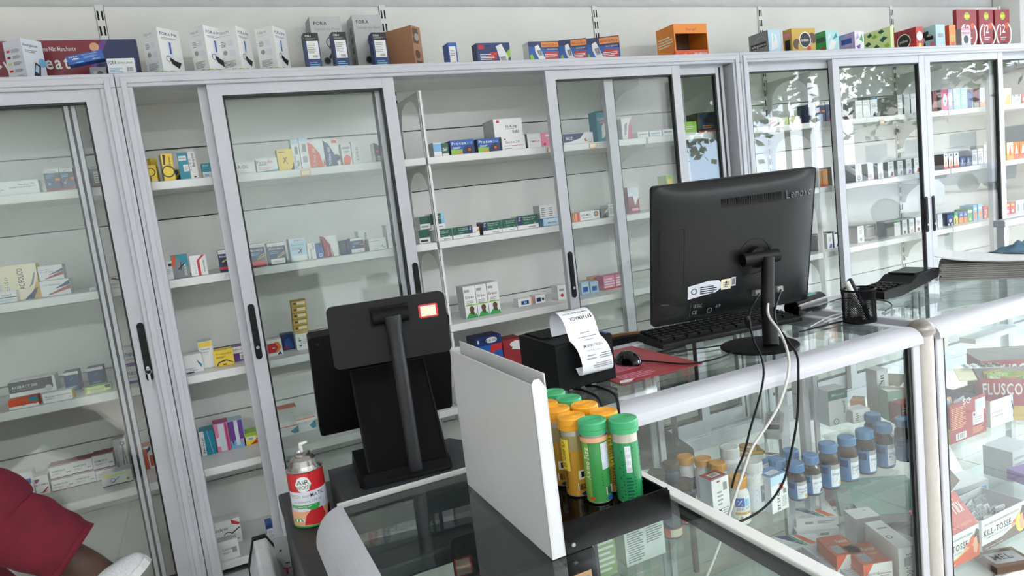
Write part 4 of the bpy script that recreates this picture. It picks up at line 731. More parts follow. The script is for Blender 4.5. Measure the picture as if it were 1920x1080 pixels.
row('s3', [
 (1530, 1541, 320, .09, 'o', 'L,.1,.3,.9,.9,6,Y;R,0,0,1,.15,O', 'orange upright carton, left of two beside the monitor', dict(sides='Y')),
 (1542, 1552, 318, .09, 'o', 'L,.1,.3,.9,.9,6,Y;R,0,0,1,.15,O', 'orange upright carton, right of two beside the monitor', dict(sides='Y')),
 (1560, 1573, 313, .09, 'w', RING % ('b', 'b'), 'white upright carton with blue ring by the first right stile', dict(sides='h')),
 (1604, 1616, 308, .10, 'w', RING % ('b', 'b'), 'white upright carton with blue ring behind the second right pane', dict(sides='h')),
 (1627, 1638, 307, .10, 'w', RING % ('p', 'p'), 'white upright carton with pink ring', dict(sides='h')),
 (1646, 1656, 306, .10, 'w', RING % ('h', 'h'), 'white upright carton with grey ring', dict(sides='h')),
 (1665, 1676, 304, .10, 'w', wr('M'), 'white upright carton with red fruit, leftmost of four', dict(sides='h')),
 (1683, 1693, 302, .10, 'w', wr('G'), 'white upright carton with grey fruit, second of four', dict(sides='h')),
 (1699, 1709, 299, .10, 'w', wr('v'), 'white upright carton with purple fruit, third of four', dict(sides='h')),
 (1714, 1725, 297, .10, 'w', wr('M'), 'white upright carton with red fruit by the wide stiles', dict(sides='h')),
 (1770, 1777, 289, .08, 'w', 'R,0,0,1,.15,O;C,.5,.88,.06,K,1.4;P,f,.2,.15,.8,.15,.5,.7', 'white and orange slim carton, leftmost of three', dict(sides='d')),
 (1779, 1787, 288, .08, 'w', 'R,0,0,1,.15,O;C,.5,.88,.06,K,1.4;P,f,.2,.15,.8,.15,.5,.7', 'white and orange slim carton, middle of three', dict(sides='d')),
 (1789, 1798, 287, .08, 'w', 'R,0,0,1,.15,O;C,.5,.88,.06,K,1.4;P,f,.2,.15,.8,.15,.5,.7', 'white and orange slim carton, right of three', dict(sides='d')),
 (1800, 1811, 294, .08, 'B', 'L,.1,.1,.9,.9,7,h;R,.3,.3,.5,.7,S', 'navy patterned carton, left of two'),
 (1812, 1822, 293, .08, 'B', 'L,.1,.1,.9,.9,7,h;R,.3,.3,.5,.7,S', 'navy patterned carton, right of two'),
 (1796, 1812, 276, .08, 'P', 'R,.1,.1,.9,.4,k', 'dark pink carton lying on the navy patterned pair', dict(dz=.115, y=2.64)),
 (1823, 1832, 281, .08, 'w', 'T,.1,.8,.06,.8,k,Dermo;L,.1,.3,.8,.7,5,h', 'tall white carton, leftmost of three behind the third right pane'),
 (1834, 1843, 279, .08, 'w', 'T,.1,.8,.06,.8,k,Dermo;L,.1,.3,.8,.7,5,h', 'tall white carton, middle of three behind the third right pane'),
 (1845, 1854, 272, .08, 'w', 'T,.1,.75,.06,.8,k,Dermo;L,.1,.3,.8,.7,5,h', 'tallest white carton, right of three behind the third right pane'),
 (1888, 1900, 268, .08, 'y', 'R,0,.4,1,1,c;P,O,.3,.1,.7,.1,.6,.6,.5,.9,.4,.6;R,0,0,1,.3,o', 'orange juice coloured carton, leftmost behind the last pane'),
 (1901, 1911, 267, .08, 'o', 'P,w,.2,.3,.8,.3,.5,.9;R,0,0,1,.3,O', 'orange juice coloured carton, second behind the last pane'),
 (1912, 1925, 266, .08, 'o', 'P,w,.2,.3,.8,.3,.5,.9;R,0,0,1,.3,O', 'orange juice coloured carton, at the right edge'),
], None)
row('s4', [
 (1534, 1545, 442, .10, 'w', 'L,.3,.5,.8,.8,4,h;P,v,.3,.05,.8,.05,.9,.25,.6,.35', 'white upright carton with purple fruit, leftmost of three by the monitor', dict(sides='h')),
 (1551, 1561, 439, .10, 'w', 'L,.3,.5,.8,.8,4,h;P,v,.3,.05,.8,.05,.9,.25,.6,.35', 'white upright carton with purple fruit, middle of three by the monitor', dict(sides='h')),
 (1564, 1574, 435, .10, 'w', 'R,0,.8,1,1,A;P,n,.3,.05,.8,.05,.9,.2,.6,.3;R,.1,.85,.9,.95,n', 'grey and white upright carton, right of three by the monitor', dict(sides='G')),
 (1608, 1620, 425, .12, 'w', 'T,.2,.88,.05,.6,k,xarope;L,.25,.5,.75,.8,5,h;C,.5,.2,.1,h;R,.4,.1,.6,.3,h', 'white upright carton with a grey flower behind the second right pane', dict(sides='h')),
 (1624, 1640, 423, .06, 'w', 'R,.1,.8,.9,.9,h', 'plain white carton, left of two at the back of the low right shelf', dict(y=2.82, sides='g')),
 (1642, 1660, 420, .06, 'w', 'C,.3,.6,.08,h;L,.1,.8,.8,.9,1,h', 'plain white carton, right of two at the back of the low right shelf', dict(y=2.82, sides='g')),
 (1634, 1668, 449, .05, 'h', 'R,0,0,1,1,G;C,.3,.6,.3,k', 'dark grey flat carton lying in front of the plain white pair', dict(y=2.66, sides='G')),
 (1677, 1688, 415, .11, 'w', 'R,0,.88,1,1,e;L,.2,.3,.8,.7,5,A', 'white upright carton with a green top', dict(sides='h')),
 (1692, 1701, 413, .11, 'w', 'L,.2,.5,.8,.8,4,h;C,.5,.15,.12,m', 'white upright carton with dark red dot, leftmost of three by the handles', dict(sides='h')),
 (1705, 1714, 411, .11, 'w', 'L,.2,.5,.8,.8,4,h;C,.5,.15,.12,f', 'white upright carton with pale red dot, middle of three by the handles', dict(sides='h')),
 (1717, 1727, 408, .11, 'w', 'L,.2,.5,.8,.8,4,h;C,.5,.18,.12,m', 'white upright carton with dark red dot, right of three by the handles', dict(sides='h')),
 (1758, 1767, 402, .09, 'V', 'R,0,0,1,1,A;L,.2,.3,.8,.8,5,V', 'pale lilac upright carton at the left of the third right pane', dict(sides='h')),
 (1776, 1787, 401, .08, 'n', 'R,.1,.6,.9,.9,b;C,.5,.4,.16,A;C,.25,.1,.1,w;C,.75,.1,.1,w', 'navy carton with white dots'),
 (1789, 1796, 399, .08, 'e', 'R,0,0,1,.6,y;H,.2,.6,.2,.6,w,6;R,.2,.05,.5,.5,k', 'green and yellow carton'),
 (1798, 1806, 398, .08, 'b', 'R,0,0,1,.5,o;H,.2,.65,.2,.6,w,A', 'blue and orange carton, left of two'),
 (1807, 1814, 397, .08, 'b', 'R,0,0,1,.5,o;H,.2,.65,.2,.6,w,A', 'blue and orange carton, right of two'),
 (1815, 1823, 392, .08, 'e', 'R,0,.7,1,.9,A;R,.3,.1,.7,.3,L', 'green carton with a pale band'),
 (1825, 1832, 385, .08, 's', 'R,.1,.3,.9,.55,o;R,.1,.7,.9,.8,w;C,.5,.15,.1,o', 'light blue carton with orange picture, left of two'),
 (1834, 1842, 383, .08, 's', 'R,.1,.3,.9,.55,o;R,.1,.7,.9,.8,w;C,.5,.15,.1,o', 'light blue carton with orange picture, right of two'),
 (1844, 1851, 388, .08, 'r', 'W,.8,.1,.5,.7,w,FLUX', 'red carton with upright white lettering'),
 (1854, 1862, 386, .08, 'y', 'W,.8,.1,.5,.7,k,BRONC', 'yellow carton with upright black lettering'),
 (1886, 1894, 381, .08, 'r', 'C,.5,.25,.15,w;R,.2,.7,.8,.85,y', 'red carton with a white face disc, left of two behind the last pane'),
 (1895, 1903, 380, .08, 'r', 'C,.5,.25,.15,w;R,.2,.7,.8,.85,y', 'red carton with a white face disc, right of two behind the last pane'),
 (1905, 1914, 377, .08, 'A', 'R,.3,.1,.7,.7,h', 'grey and white carton behind the last pane, left of two'),
 (1915, 1926, 375, .08, 'A', 'R,.3,.1,.7,.7,h', 'grey and white carton at the right edge behind the last pane'),
], None)
# ------------------------------------------------------------------ glass counters
ZC = .95
def rail_mb(x0, x1, y0, y1, r=.042, zt=ZC):                  # rounded front rail along X: quarter round on the outer (low y) edge
    n = 8; o_ = [(y1, zt), (y1, zt-.03), (y0+.006, zt-.042), (y0, zt-.04)] + [(y0+r*(1-math.cos(PI/2*k/n)), zt-.036+(.036+.002)*math.sin(PI/2*k/n)) for k in range(n+1)]
    return MB().prism(o_, lambda a, b: (x0, a, b), lambda a, b: (x1, a, b), sm=False)
def counter(x0, x1, lab, side, shelves):
    t = thing('glass_counter', lab, 'counter', (0, 0, 0)); y0, y1 = 1.262, 1.80
    o = rail_mb(x0, x1, y0, y0+.075).build('front_rail', ALU, t)
    MB().box((x0, y1-.03, ZC-.035), (x1, y1+.01, ZC+.003)).build('back_rail', ALU, t, bev=.004)
    for x in (x0, x1-.03): MB().box((x, y0+.03, ZC-.035), (x+.03, y1-.03, ZC+.0015)).build('side_rail', ALU, t, bev=.004)
    MB().box((x0+.02, y0+.045, ZC-.008), (x1-.02, y1-.03, ZC)).build('top_glass', CLR2, t)
    MB().box((x0+.03, y0+.028, .10), (x1-.03, y0+.033, ZC-.038)).build('front_glass', CLR2, t)
    for x in side: MB().box((x, y0+.05, .10), (x+.005, y1-.04, ZC-.038)).build('side_glass', CLR2, t)
    for x in (x0, x1-.03):
        for y in (y0+.012, y1-.03):
            MB().box((x, y, .0), (x+.03, y+.03, ZC-.036)).build('post', ALU, t, bev=.004)
        MB().box((x-.0 if x == x0 else x-.012, y0+.018, .1), (x+.042 if x == x0 else x+.03, y0+.027, ZC-.04)).build('gasket', GASK, t)
    for z in shelves:
        MB().box((x0+.035, y0+.066, z-.006), (x1-.035, y1-.06, z)).build('glass_shelf', CLR2, t)
    MB().box((x0, y0+.01, .02), (x1, y1, .10)).build('base', METW, t, bev=.004)
    # rear sliding panes with slim aluminium stiles
    xm = (x0+x1)/2
    for a, b_, q in ((x0+.03, xm+.02, .0), (xm-.02, x1-.03, .012)):
        f = MB()
        for xx in (a, b_-.02): f.box((xx, y1-.05+q, .102), (xx+.02, y1-.042+q, ZC-.04))
        r_ = f.build('rear_sliding_pane', ALU, t); MB().box((a+.02, y1-.048+q, .102), (b_-.02, y1-.044+q, ZC-.04)).build('glass_pane', CLR2, r_)
    return t
c1 = counter(.655, 1.772, 'glass counter carrying the large black monitor and the receipt printer', (.663,), [.53, .145])
c2 = counter(1.842, 3.05, 'glass counter at the far right with cut open cartons inside', (3.037,), [.53, .145])
# the shared corner post with its domed cap
m = MB().lathe([(.033, 0), (.033, ZC-.03), (.036, ZC-.03), (.036, ZC-.012)] + [(.036*math.cos(k*PI/16), ZC-.012+.026*math.sin(k*PI/16)) for k in range(1, 9)], 24, (1.807, 1.295, 0))
p = MB().lathe([(.0305, .0), (.0305, ZC-.02)], 24, (1.807, 1.295, 0)); o = p.build('corner_post', mat('warm grey aluminium', 'c7c2bb', .35, .1), c2)
MB().lathe([(.036, ZC-.022), (.037, ZC-.012)] + [(.037*math.cos(k*PI/16), ZC-.012+.03*math.sin(k*PI/16)) for k in range(1, 9)], 24, (1.807, 1.295, 0)).build('post_cap', mat('worn zinc cap', 'aaa49c', .4, .5, var=.25), o)
# near left counter, running towards the photographer
c3 = thing('glass_counter', 'near glass counter under the tall white panel and the tubes', 'counter', (0, 0, 0))
LX0, LX1, LY0, LY1 = .108, .632, .18, 1.205
n = 10; r_ = .052
o_ = [(LX0+r_*(1-math.cos(PI/2*k/n)), ZC-.06+.062*math.sin(PI/2*k/n)) for k in range(n+1)] + [(LX0+r_, ZC-.012), (LX0+.02, ZC-.02), (LX0+.014, ZC-.062)]
MB().prism(o_, lambda a, b: (a, LY1-.008, b), lambda a, b: (a, LY0, b)).build('left_rail', ALU, c3)
n = 8
MB().prism([(LY1-.004, ZC-.006), (LY1, ZC-.006), (LY1, ZC+.003), (LY1-.007, ZC+.003)], lambda a, b: (LX0+.045, a, b), lambda a, b: (LX1, a, b)).build('back_edge_strip', METW, c3)
m = MB().box((LX1-.022, LY0, ZC-.004), (LX1, LY1+.03, ZC+.004)); m.box((LX1-.02, LY0, ZC-.03), (LX1-.004, LY1+.03, ZC-.0045), 'k', 1); m.build('right_edge_profile', [METW, GASK], c3, bev=.002)
MB().box((LX0+r_, LY0, ZC-.008), (LX1-.02, LY1-.006, ZC)).build('top_glass', CLR2, c3)
MB().box((LX1-.012, LY0, .1), (LX1-.007, LY1, ZC-.03)).build('side_glass', CLR2, c3)
MB().box((LX0+.03, LY1-.02, .1), (LX1-.03, LY1-.015, ZC-.02)).build('back_glass', CLR2, c3)
MB().box((LX0+.004, LY0, .1), (LX0+.009, LY1-.02, ZC-.064)).build('left_glass', CLR2, c3)
for y in (LY1-.03, LY0):
    for x in (LX0+.012, LX1-.028): MB().box((x, y, 0), (x+.024, y+.024, ZC-.032)).build('post', ALU, c3, bev=.003)
MB().box((LX0+.04, LY0+.03, .654), (LX1-.03, LY1-.04, .66)).build('glass_shelf', CLR2, c3)
MB().box((LX0+.03, LY0+.03, .40), (LX1-.02, LY1-.03, .415)).build('darkening_board', DGRY, c3)  # dark board added so the inside looks darker through the glass top
MB().box((LX0, LY0, .02), (LX1, LY1, .1)).build('base', DGRY, c3)
bb = thing('storage_box', 'black box with a pale label under the near counter glass', 'box', (.33, .975, .6605))
MB().box((0, 0, 0), (.20, .19, .19)).build('box_body', BLK2, bb, bev=.012)
m = MB(); decal(m, 'R,.55,.35,.92,.8,f;R,.57,.39,.90,.76,h', lambda x, y, q: (x*.20, -.0005-q, y*.19), .20, .19); m.build('paper_label', PRT, bb)
# ------------------------------------------------------------------ dark desk, cash drawer, screens
desk = thing('desk', 'dark grey laminate desk behind the near counter', 'desk', (0, 0, 0))
MB().box((.088, 1.225, .765), (.645, 1.745, .80)).build('desk_top', DGRY, desk, bev=.006)
MB().box((.092, 1.235, 0), (.115, 1.735, .764)).build('side_panel', DGRY, desk); MB().box((.62, 1.235, 0), (.64, 1.735, .764)).build('side_panel', DGRY, desk)
dr = thing('cash_drawer', 'dark grey cash drawer under the two customer screens', 'cash drawer', (.195, 1.29, .801))
MB().prism([(0, 0), (.335, 0), (.335, .24), (.295, .305), (0, .305)], lambda a, b: (a, b, 0), lambda a, b: (a, b, .078)).build('drawer_body', DGRY, dr, bev=.004)
MB().box((.01, .3055, .008), (.285, .309, .07)).build('drawer_front', BLK2, dr)
pos = thing('pos_terminal', 'black till with two screens on a pole and a textured stand', 'till', (.335, 1.5, .88))
def P_(x, y, z): return (x-.335, y-1.5, z-.88)
def slab(w, h, t_, col, r=.012):                             # rounded slab in its own xz plane, back face at y = 0 facing the camera
    pts = []
    for cx, cz, a0 in ((w/2-r, -h/2+r, -PI/2), (w/2-r, h/2-r, 0), (-w/2+r, h/2-r, PI/2), (-w/2+r, -h/2+r, PI)):
        pts += [(cx+r*math.cos(a0+k*PI/8), cz+r*math.sin(a0+k*PI/8)) for k in range(5)]
    return MB().prism(pts, lambda a, b: (a, t_, b), lambda a, b: (a, 0, b), col)
def TR(p, yaw, tilt): return Matrix.Translation(p) @ Matrix.Rotation(R(yaw), 4, 'Z') @ Matrix.Rotation(R(tilt), 4, 'X')
m = MB().prism([(-.092, -.09), (.092, -.09), (.10, -.075), (.10, .095), (-.10, .095), (-.10, -.075)], lambda a, b: (a, b, 0), lambda a, b: (a*.97, b*.97, .028)); m.build('base_plate', BLK2, pos, loc=P_(.342, 1.497, .8795), rot=(0, 0, R(-6)), bev=.004)
TEX = mat('textured black panel', '060606', .8, var=.35, scale=260, bump=.4, spec=.15)
s_ = slab(.1646, .261, .018, 'k', .004).build('stand_panel', TEX, pos, M=TR(P_(.349, 1.485, .992), -7, -36)); 
b_ = MB().box((-.086, -.002, -.1335), (.086, .02, -.1305)).box((-.086, -.002, .1305), (.086, .02, .1335)).box((-.086, -.002, -.1305), (-.082, .02, .1305)).box((.082, -.002, -.1305), (.086, .02, .1305)); b_.build('panel_edge', BLK2, s_)
r1 = slab(.328, .268, .03, 'k', .008).build('large_screen', BLK, pos, M=TR(P_(.3625, 1.62, 1.0616), -3.5, 19.5), bev=.003)
MB().box((-.155, .0305, -.125), (.155, .032, .125)).build('display_panel', BLKG, r1)
k_ = MB(); k_.lathe([(.004, 0), (.004, .001), (0, .001)], 10, (-.145, -.0005, .115), M=Matrix.Rotation(PI/2, 4, 'X')); k_.build('screw', DARK, r1)
r2 = slab(.242, .128, .024, 'k', .012).build('small_screen', BLK, pos, M=TR(P_(.3375, 1.40, 1.204), -9.3, -3.5), bev=.004)
m = slab(.040, .028, .0012, 'r', .004); st = m.build('price_sticker', PRT, r2, loc=(.083, -.0013, .027))
decal_m = MB(); decal(decal_m, 'R,.1,.12,.9,.88,c', lambda x, y, q: (.083-.02+.04*x, -.0016, .013+.028*y), .04, .028); decal_m.build('sticker_face', PRT, r2)
MB().box((-.06, .0245, -.05), (.10, .026, .05)).build('display_panel', BLKG, r2)
m = MB().tube([(-.032, -.012, .03), (.040, -.012, .03)], .0145, 16).box((-.036, -.006, .012), (.042, -.0005, .05)); m.build('hinge', BLK2, r2)
hx = P_(.3375, 1.385, 1.235)
m = MB().tube([P_(.346, 1.388, .905), P_(.343, 1.384, 1.20)], .0145, 20).tube([P_(.343, 1.384, 1.195), P_(.342, 1.383, 1.237)], [.0145, .019], 16); m.build('pole', DARK, pos)
MB().tube([P_(.346, 1.3735, 1.15), P_(.346, 1.3725, 1.15)], .0035, 10).build('pole_screw', BLKG, pos)
MB().box((.06, .07, .085), (.12, .16, .12)).build('screen_hinge', BLK2, pos, loc=(-.06, -.03, .06))
# air freshener can
cx, cy = onz(590, 985, .801).x+.001, onz(590, 985, .801).y+.03
can = thing('spray_can', 'red and white air freshener spray can with a bare nozzle', 'spray can', (cx, cy, .801))
rc, hc = .0375, .118; n = 32
MB().lathe([(0, 0), (rc-.004, 0), (rc, .003), (rc, hc), (rc-.001, hc+.003)], n, col='w').build('can_body', PRTG, can)
def CF(x, y, q): a = -PI*.99-.1+x*PI; return ((rc+q)*math.cos(a), (rc+q)*math.sin(a), y*hc+.002)
m = MB(); decal(m, 'R,-.4,.66,1.4,1,r;R,-.4,0,1.4,.66,A;C,.42,.80,.145,w;T,.31,.80,.085,.22,E,AiR;T,.29,.71,.075,.27,E,WICKER;T,.12,.55,.07,.22,h,FRESH;T,.52,.55,.075,.26,K,MATIC;L,.38,.56,.5,.6,3,h;T,.2,.46,.05,.5,G,strawberry 250 ml;R,.12,.36,.66,.42,e;T,.16,.375,.03,.44,w,AUTOMATIC SPRAY;R,-.4,.0,1.4,.30,f;P,r,.35,.05,.6,.03,.75,.15,.72,.32,.5,.33,.38,.2;P,m,.78,.05,.98,.02,1.05,.2,.9,.3,.8,.2;P,e,.42,.36,.55,.3,.66,.36,.55,.41;P,e,.15,.1,.35,.12,.3,.18,.15,.16;R,.2,.11,.36,.16,w;R,-.4,0,1.4,.03,e', CF, rc*PI, hc, nx=14)
m.build('can_print', PRTG, can)
SIL = mat('brushed tinplate', 'b9b7b2', .25, .9)
MB().lathe([(rc-.001, hc+.001), (rc+.0008, hc+.004), (rc-.001, hc+.007), (rc-.004, hc+.005), (.030, hc+.012), (.027, hc+.024), (.020, hc+.03), (.017, hc+.031), (.0175, hc+.036), (.0155, hc+.037), (.014, hc+.033), (.004, hc+.031), (.004, hc+.038), (0, hc+.038)], n).build('dome', SIL, can)
MB().tube([(0, 0, hc+.036), (-.001, 0, hc+.056)], .004, 10).tube([(-.003, 0, hc+.055), (.014, -.002, hc+.058)], [.0045, .003], 10).build('nozzle', mat('white plastic', 'dddbd6', .4), can)
# ------------------------------------------------------------------ tube stand and effervescent tubes
sd = thing('tube_stand', 'black acrylic tube stand with a tall hollow white back panel', 'display stand', (.370, .81, ZC))
WHT = mat('white enamelled sheet', 'd6d7d7', .28, 0, var=.04, scale=5)
pw, ph, pt = .32, .254, .021
m = MB().box((0, 0, .001), (.002, pw, ph-.008)).box((pt-.002, 0, .001), (pt, pw, ph+.004)).box((.002, pw-.002, .001), (pt-.002, pw, ph-.006))
m.prism([(0, .001), (pt, .001), (pt, ph-.016), (pt-.009, ph-.002), (.004, ph-.002), (0, ph-.008)], lambda a, b: (a, 0, b), lambda a, b: (a, .002, b))
m.box((.002, .002, .001), (pt-.002, pw-.002, .004)); m.build('back_panel', WHT, sd, bev=.0008)
ACR = mat('black acrylic sheet', '040404', .1, spec=.12)
tx0, tx1 = pt+.0005, .197; td = .30
m = MB().box((tx0, .004, .012), (tx1, td, .0145)); m.build('tray_floor', ACR, sd)
MB().box((tx0, .0, .001), (tx1, .003, .047)).build('front_lip', ACR, sd)
MB().box((tx1, .0, .001), (tx1+.003, td, .042)).build('side_lip', ACR, sd)
MB().box((tx0, td, .001), (tx1, td+.003, .042)).build('rear_lip', ACR, sd)
MB().lathe([(.0, .0022), (.003, .002), (.0034, 0)], 12).build('screw', SIL, sd, loc=(tx0+.012, -.0003, .013), rot=(PI/2, 0, 0))
ORG = 'eaa21f'; GRN = '3fa56c'
def tube(u, v, kind, lab, spin=0):
    zt = ZC+.0155+.128; q = onz(u, v, zt); r_, h = .0195, .112
    t = thing('effervescent_tube', lab, 'tube', (q.x, q.y, ZC+.0152), R(-95+spin), 'effervescent tubes on the black tray')
    MB().lathe([(0, 0, 'g'), (r_-.002, 0, 'g'), (r_, .002, 'g'), (r_, h, 'g'), (r_-.002, h+.001, 'g')], 28).build('tube_body', mat('silvery tube plastic', 'c2bdae', .2, .4), t)
    m = MB(); f = lambda x, y, d: ((r_+d)*math.cos((x-.5)*2*PI), (r_+d)*math.sin((x-.5)*2*PI), .003+y*.102)
    if kind == 'g': ops = 'R,0,0,1,.93,#3f8f4a;R,0,0,.36,.93,#7fae4d;W,.36,.35,.07,.5,c,Axmo Fizz;R,.52,.5,.64,.9,A;L,.53,.52,.63,.88,14,G;L,.5,.25,.68,.46,5,E;S,.54,.1,.66,.22;C,.6,.045,.035,b,2;C,.36,.06,.03,O,1.6;R,.0,.93,1,1,f'
    elif kind == 'h': ops = 'R,0,0,1,.9,#2f8a52;R,.41,.45,.48,.85,A;R,.42,.77,.47,.83,g;R,.42,.67,.47,.73,g;R,.42,.57,.47,.63,g;R,.42,.47,.47,.53,g;L,.5,.05,.66,.86,16,E;L,.4,.05,.48,.4,7,E;L,.2,.05,.38,.86,16,E'
    else: ops = 'R,0,0,1,.95,#b98a2f;R,0,.72,1,.95,#9a8a5a;L,.4,.75,.6,.92,6,w;L,.36,.45,.62,.7,8,d;R,.44,.26,.58,.4,c;R,.47,.29,.55,.38,k;S,.42,.08,.62,.2;C,.5,.03,.03,n,2;R,.0,.4,.35,.9,y;V,.3,.1,.05,.75,K,Vitamin D 1000 IU;V,.72,.1,.05,.75,K,Vitamin D 1000 IU'
    decal(m, ops, f, 2*PI*r_, .102, nx=28); m.build('wrap_label', PRTG, t)
    c = mat('green cap plastic' if kind != 'y' else 'yellow cap plastic', GRN if kind != 'y' else ORG, .35); R2 = .0225
    m = MB().lathe([(r_+.0005, h-.003), (R2, h-.003), (R2, h+.004), (R2-.0006, h+.0045), (R2, h+.005), (R2, h+.014), (R2-.0012, h+.016), (R2-.002, h+.0163), (R2-.003, h+.0158), (0, h+.0158)], 32)
    for rr in (.006, .010, .014, .0175): m.lathe([(rr-.0006, h+.0158), (rr, h+.0164), (rr+.0006, h+.0158)], 28)
    m.build('cap', c, t)
tube(1167, 783, 'h', 'green capped tube at the right front of the black tray')
tube(1109, 786, 'g', 'green capped tube with pale green label, at the front left of the tray', -6)
tube(1070, 778, 'y', 'yellow capped tube at the front, beside the white panel', 5)
tube(1131, 770, 'y', 'yellow capped tube between and behind the two front green ones', 70)
tube(1095, 757, 'y', 'yellow capped tube in the second row, behind the front yellow one', 20)
tube(1043, 764, 'y', 'yellow capped tube half hidden against the white panel', -20)
tube(1065, 745, 'g', 'green capped tube in the back row, fully showing its cap', 30)
tube(1036, 734, 'g', 'green capped tube in the back row, cut by the white panel', 60)
tube(1021, 755, 'y', 'yellow capped tube almost hidden behind the white panel', 10)
# ------------------------------------------------------------------ large all-in-one monitor, seen from behind
aw, ah = .518, .403
bc = onz(1424, 646, .957)
aio = thing('computer_monitor', 'large black computer monitor seen from behind on a round foot', 'monitor', (bc.x, bc.y, ZC+.001), 0)
AM = TR((1.39-bc.x, 1.547-bc.y, 1.227-ZC-.001), -9.2, 11.2)
m = MB(); n_ = 8; th = .012
body = slab(aw, ah, .014, 'k', .010).build('shell', BLK, aio, M=AM, bev=.003)
# slightly bulged back: lower half thicker
bx = [(-.5, 0), (.5, 0)]
m = MB(); gx, gz = 44, 36
def hgt(x, z): return -.034*max(0, (1-abs(x)**4))*max(0, 1-abs(z)**6)**.6
vs = []
for j in range(gz+1):
    for i in range(gx+1):
        x = -1+2*i/gx; z = -1+2*j/gz; vs.append((x*(aw/2-.004), hgt(x, z), z*(ah/2-.004)))
m.add(vs, [(j*(gx+1)+i, j*(gx+1)+i+1, (j+1)*(gx+1)+i+1, (j+1)*(gx+1)+i) for j in range(gz) for i in range(gx)], 'k', 0, True)
m.build('back_cover', mat('charcoal monitor cover', '0e1013', .42, spec=.4, var=.06, scale=80), body)
MB().box((-aw/2+.006, .0142, -ah/2+.03), (aw/2-.006, .0155, ah/2-.006)).build('display_panel', BLKG, body)
YB_ = -.0345
def bp(x, y, q): return ((x-.5)*aw, hgt((x-.5)*aw/(aw/2-.004), (y-.5)*ah/(ah/2-.004))-.0005-q, (y-.5)*ah)          # flat print and relief on the back, fractions of the back
v_ = MB()
for k in range(34):
    x = .375+.36*k/33; yb = bp(x, .84, 0)[1]; v_.box(((x-.5)*aw-.0018, yb-.0004, .30*ah), ((x-.5)*aw+.0018, yb+.006, .375*ah), 'k')
v_.build('vent_slots', mat('vent black', '020202', .8), body)
m = MB(); decal(m, 'T,.767,.819,.062,.195,#80868d,Lenovo;T,.765,.815,.062,.195,#08090a,Lenovo', bp, aw, ah, off=.0024); m.build('lettering', PRTG, body)  # paler offset copy paints a bright edge highlight behind the dark letters
m = MB(); ss = []
for a, b_ in (((.035, .30), (.035, .70)), ((.035, .70), (.16, .70)), ((.16, .70), (.16, .30)), ((.16, .30), (.035, .30))):
    m.tube([bp(a[0], a[1], .0), bp(b_[0], b_[1], .0)], .0008, 5)
m.build('side_cover_seam', mat('vent black', '020202', .8), body)
m = MB(); m.tube([bp(.58+.052/aw*math.cos(a*PI/14), .44+.052/ah*math.sin(a*PI/14), 0) for a in range(29)], .0009, 5, cap=False); m.build('hub_ring', mat('vent black', '020202', .8), body)
m = MB(); decal(m, 'P,A,.18,.195,.345,.225,.375,.25,.375,.29,.36,.31,.30,.315,.18,.29;O,.215,.25,.022,.005,k;L,.25,.225,.35,.285,4,k;R,.375,.235,.435,.31,c;L,.385,.25,.425,.295,3,G;P,k,.40,.255,.405,.255,.41,.295,.402,.295', bp, aw, ah, off=.0028); m.build('regulation_label', PRTG, body)
m = MB(); decal(m, 'R,.438,.25,.466,.315,A;R,.442,.26,.462,.305,G', bp, aw, ah, off=.0028); m.build('square_sticker', PRTG, body)
m = MB(); decal(m, 'T,.04,.165,.013,.04,G,Lenovo;L,.04,.07,.17,.155,9,K;R,.2,.05,.201,.17,G;T,.215,.125,.03,.05,h,UK EAC;T,.21,.075,.03,.03,h,CE;O,.315,.09,.02,.004,h;T,.35,.10,.03,.03,h,69;R,.26,.045,.42,.062,K', bp, aw, ah, off=.0028); m.build('rating_plate', PRTG, body)
hub = AM @ Vector((.08*aw+.012, YB_-.02, -.06*ah))
m = MB().tube([AM @ Vector((.08*aw-.052, YB_-.02, -.06*ah)), AM @ Vector((.08*aw+.062, YB_-.02, -.06*ah))], .0185, 18); m.tube([AM @ Vector((.08*aw, YB_+.006, -.06*ah)), AM @ Vector((.08*aw, YB_-.02, -.06*ah))], .03, 16)
m.build('hinge', BLK, aio)
cp = [(.008, -.035, .008), tuple(hub*.5+Vector((.005, -.02, 0))), tuple(hub+Vector((.006, -.016, 0)))]
m = MB().tube(cp, [.022, .019, .017], 14); m.build('stand_column', BLK, aio)
m = MB().lathe([(0, 0), (.102, 0), (.105, .002), (.105, .005), (.102, .007), (0, .008)], 48); m.build('round_foot', BLK2, aio)
m = MB(); q = [AM @ Vector((x*aw, YB_-.004, -.33*ah)) for x in (.10, .17, .24)]
for p_ in q: m.box((p_.x-.011, p_.y-.008, p_.z-.008), (p_.x+.011, p_.y+.008, p_.z+.008))
m.build('plug', mat('connector grey', '8b8d8a', .4), aio)
# ------------------------------------------------------------------ keyboard with single keys
kb = thing('keyboard', 'black keyboard lying behind the foot of the large monitor', 'keyboard', (1.19, 1.655, ZC+.001), R(-6))
m = MB().prism([(0, 0), (.155, 0), (.155, .026), (0, .014)], lambda a, b: (0, a, b), lambda a, b: (.50, a, b)); m.build('case', BLK, kb, bev=.003)
kme = None
for r_i in range(6):
    nk = [19, 20, 20, 18, 18, 11][r_i]; x = .010
    for k in range(nk):
        if kme is None: kme = MB().prism([(.0, .0), (.0165, 0), (.0165, .016), (0, .016)], lambda a, b: (a, b, 0), lambda a, b: (.0015+a*.82, .0012+b*.84, .008)).mesh('key', BLK2)
        w = .480/nk; yy = .134-r_i*.0228
        o = bpy.data.objects.new('key', kme); COL.objects.link(o); o.parent = kb; o.location = (x, yy, .0145+yy*.0775); o.scale = (w*.93/.0165, 1.15, 1); x += w
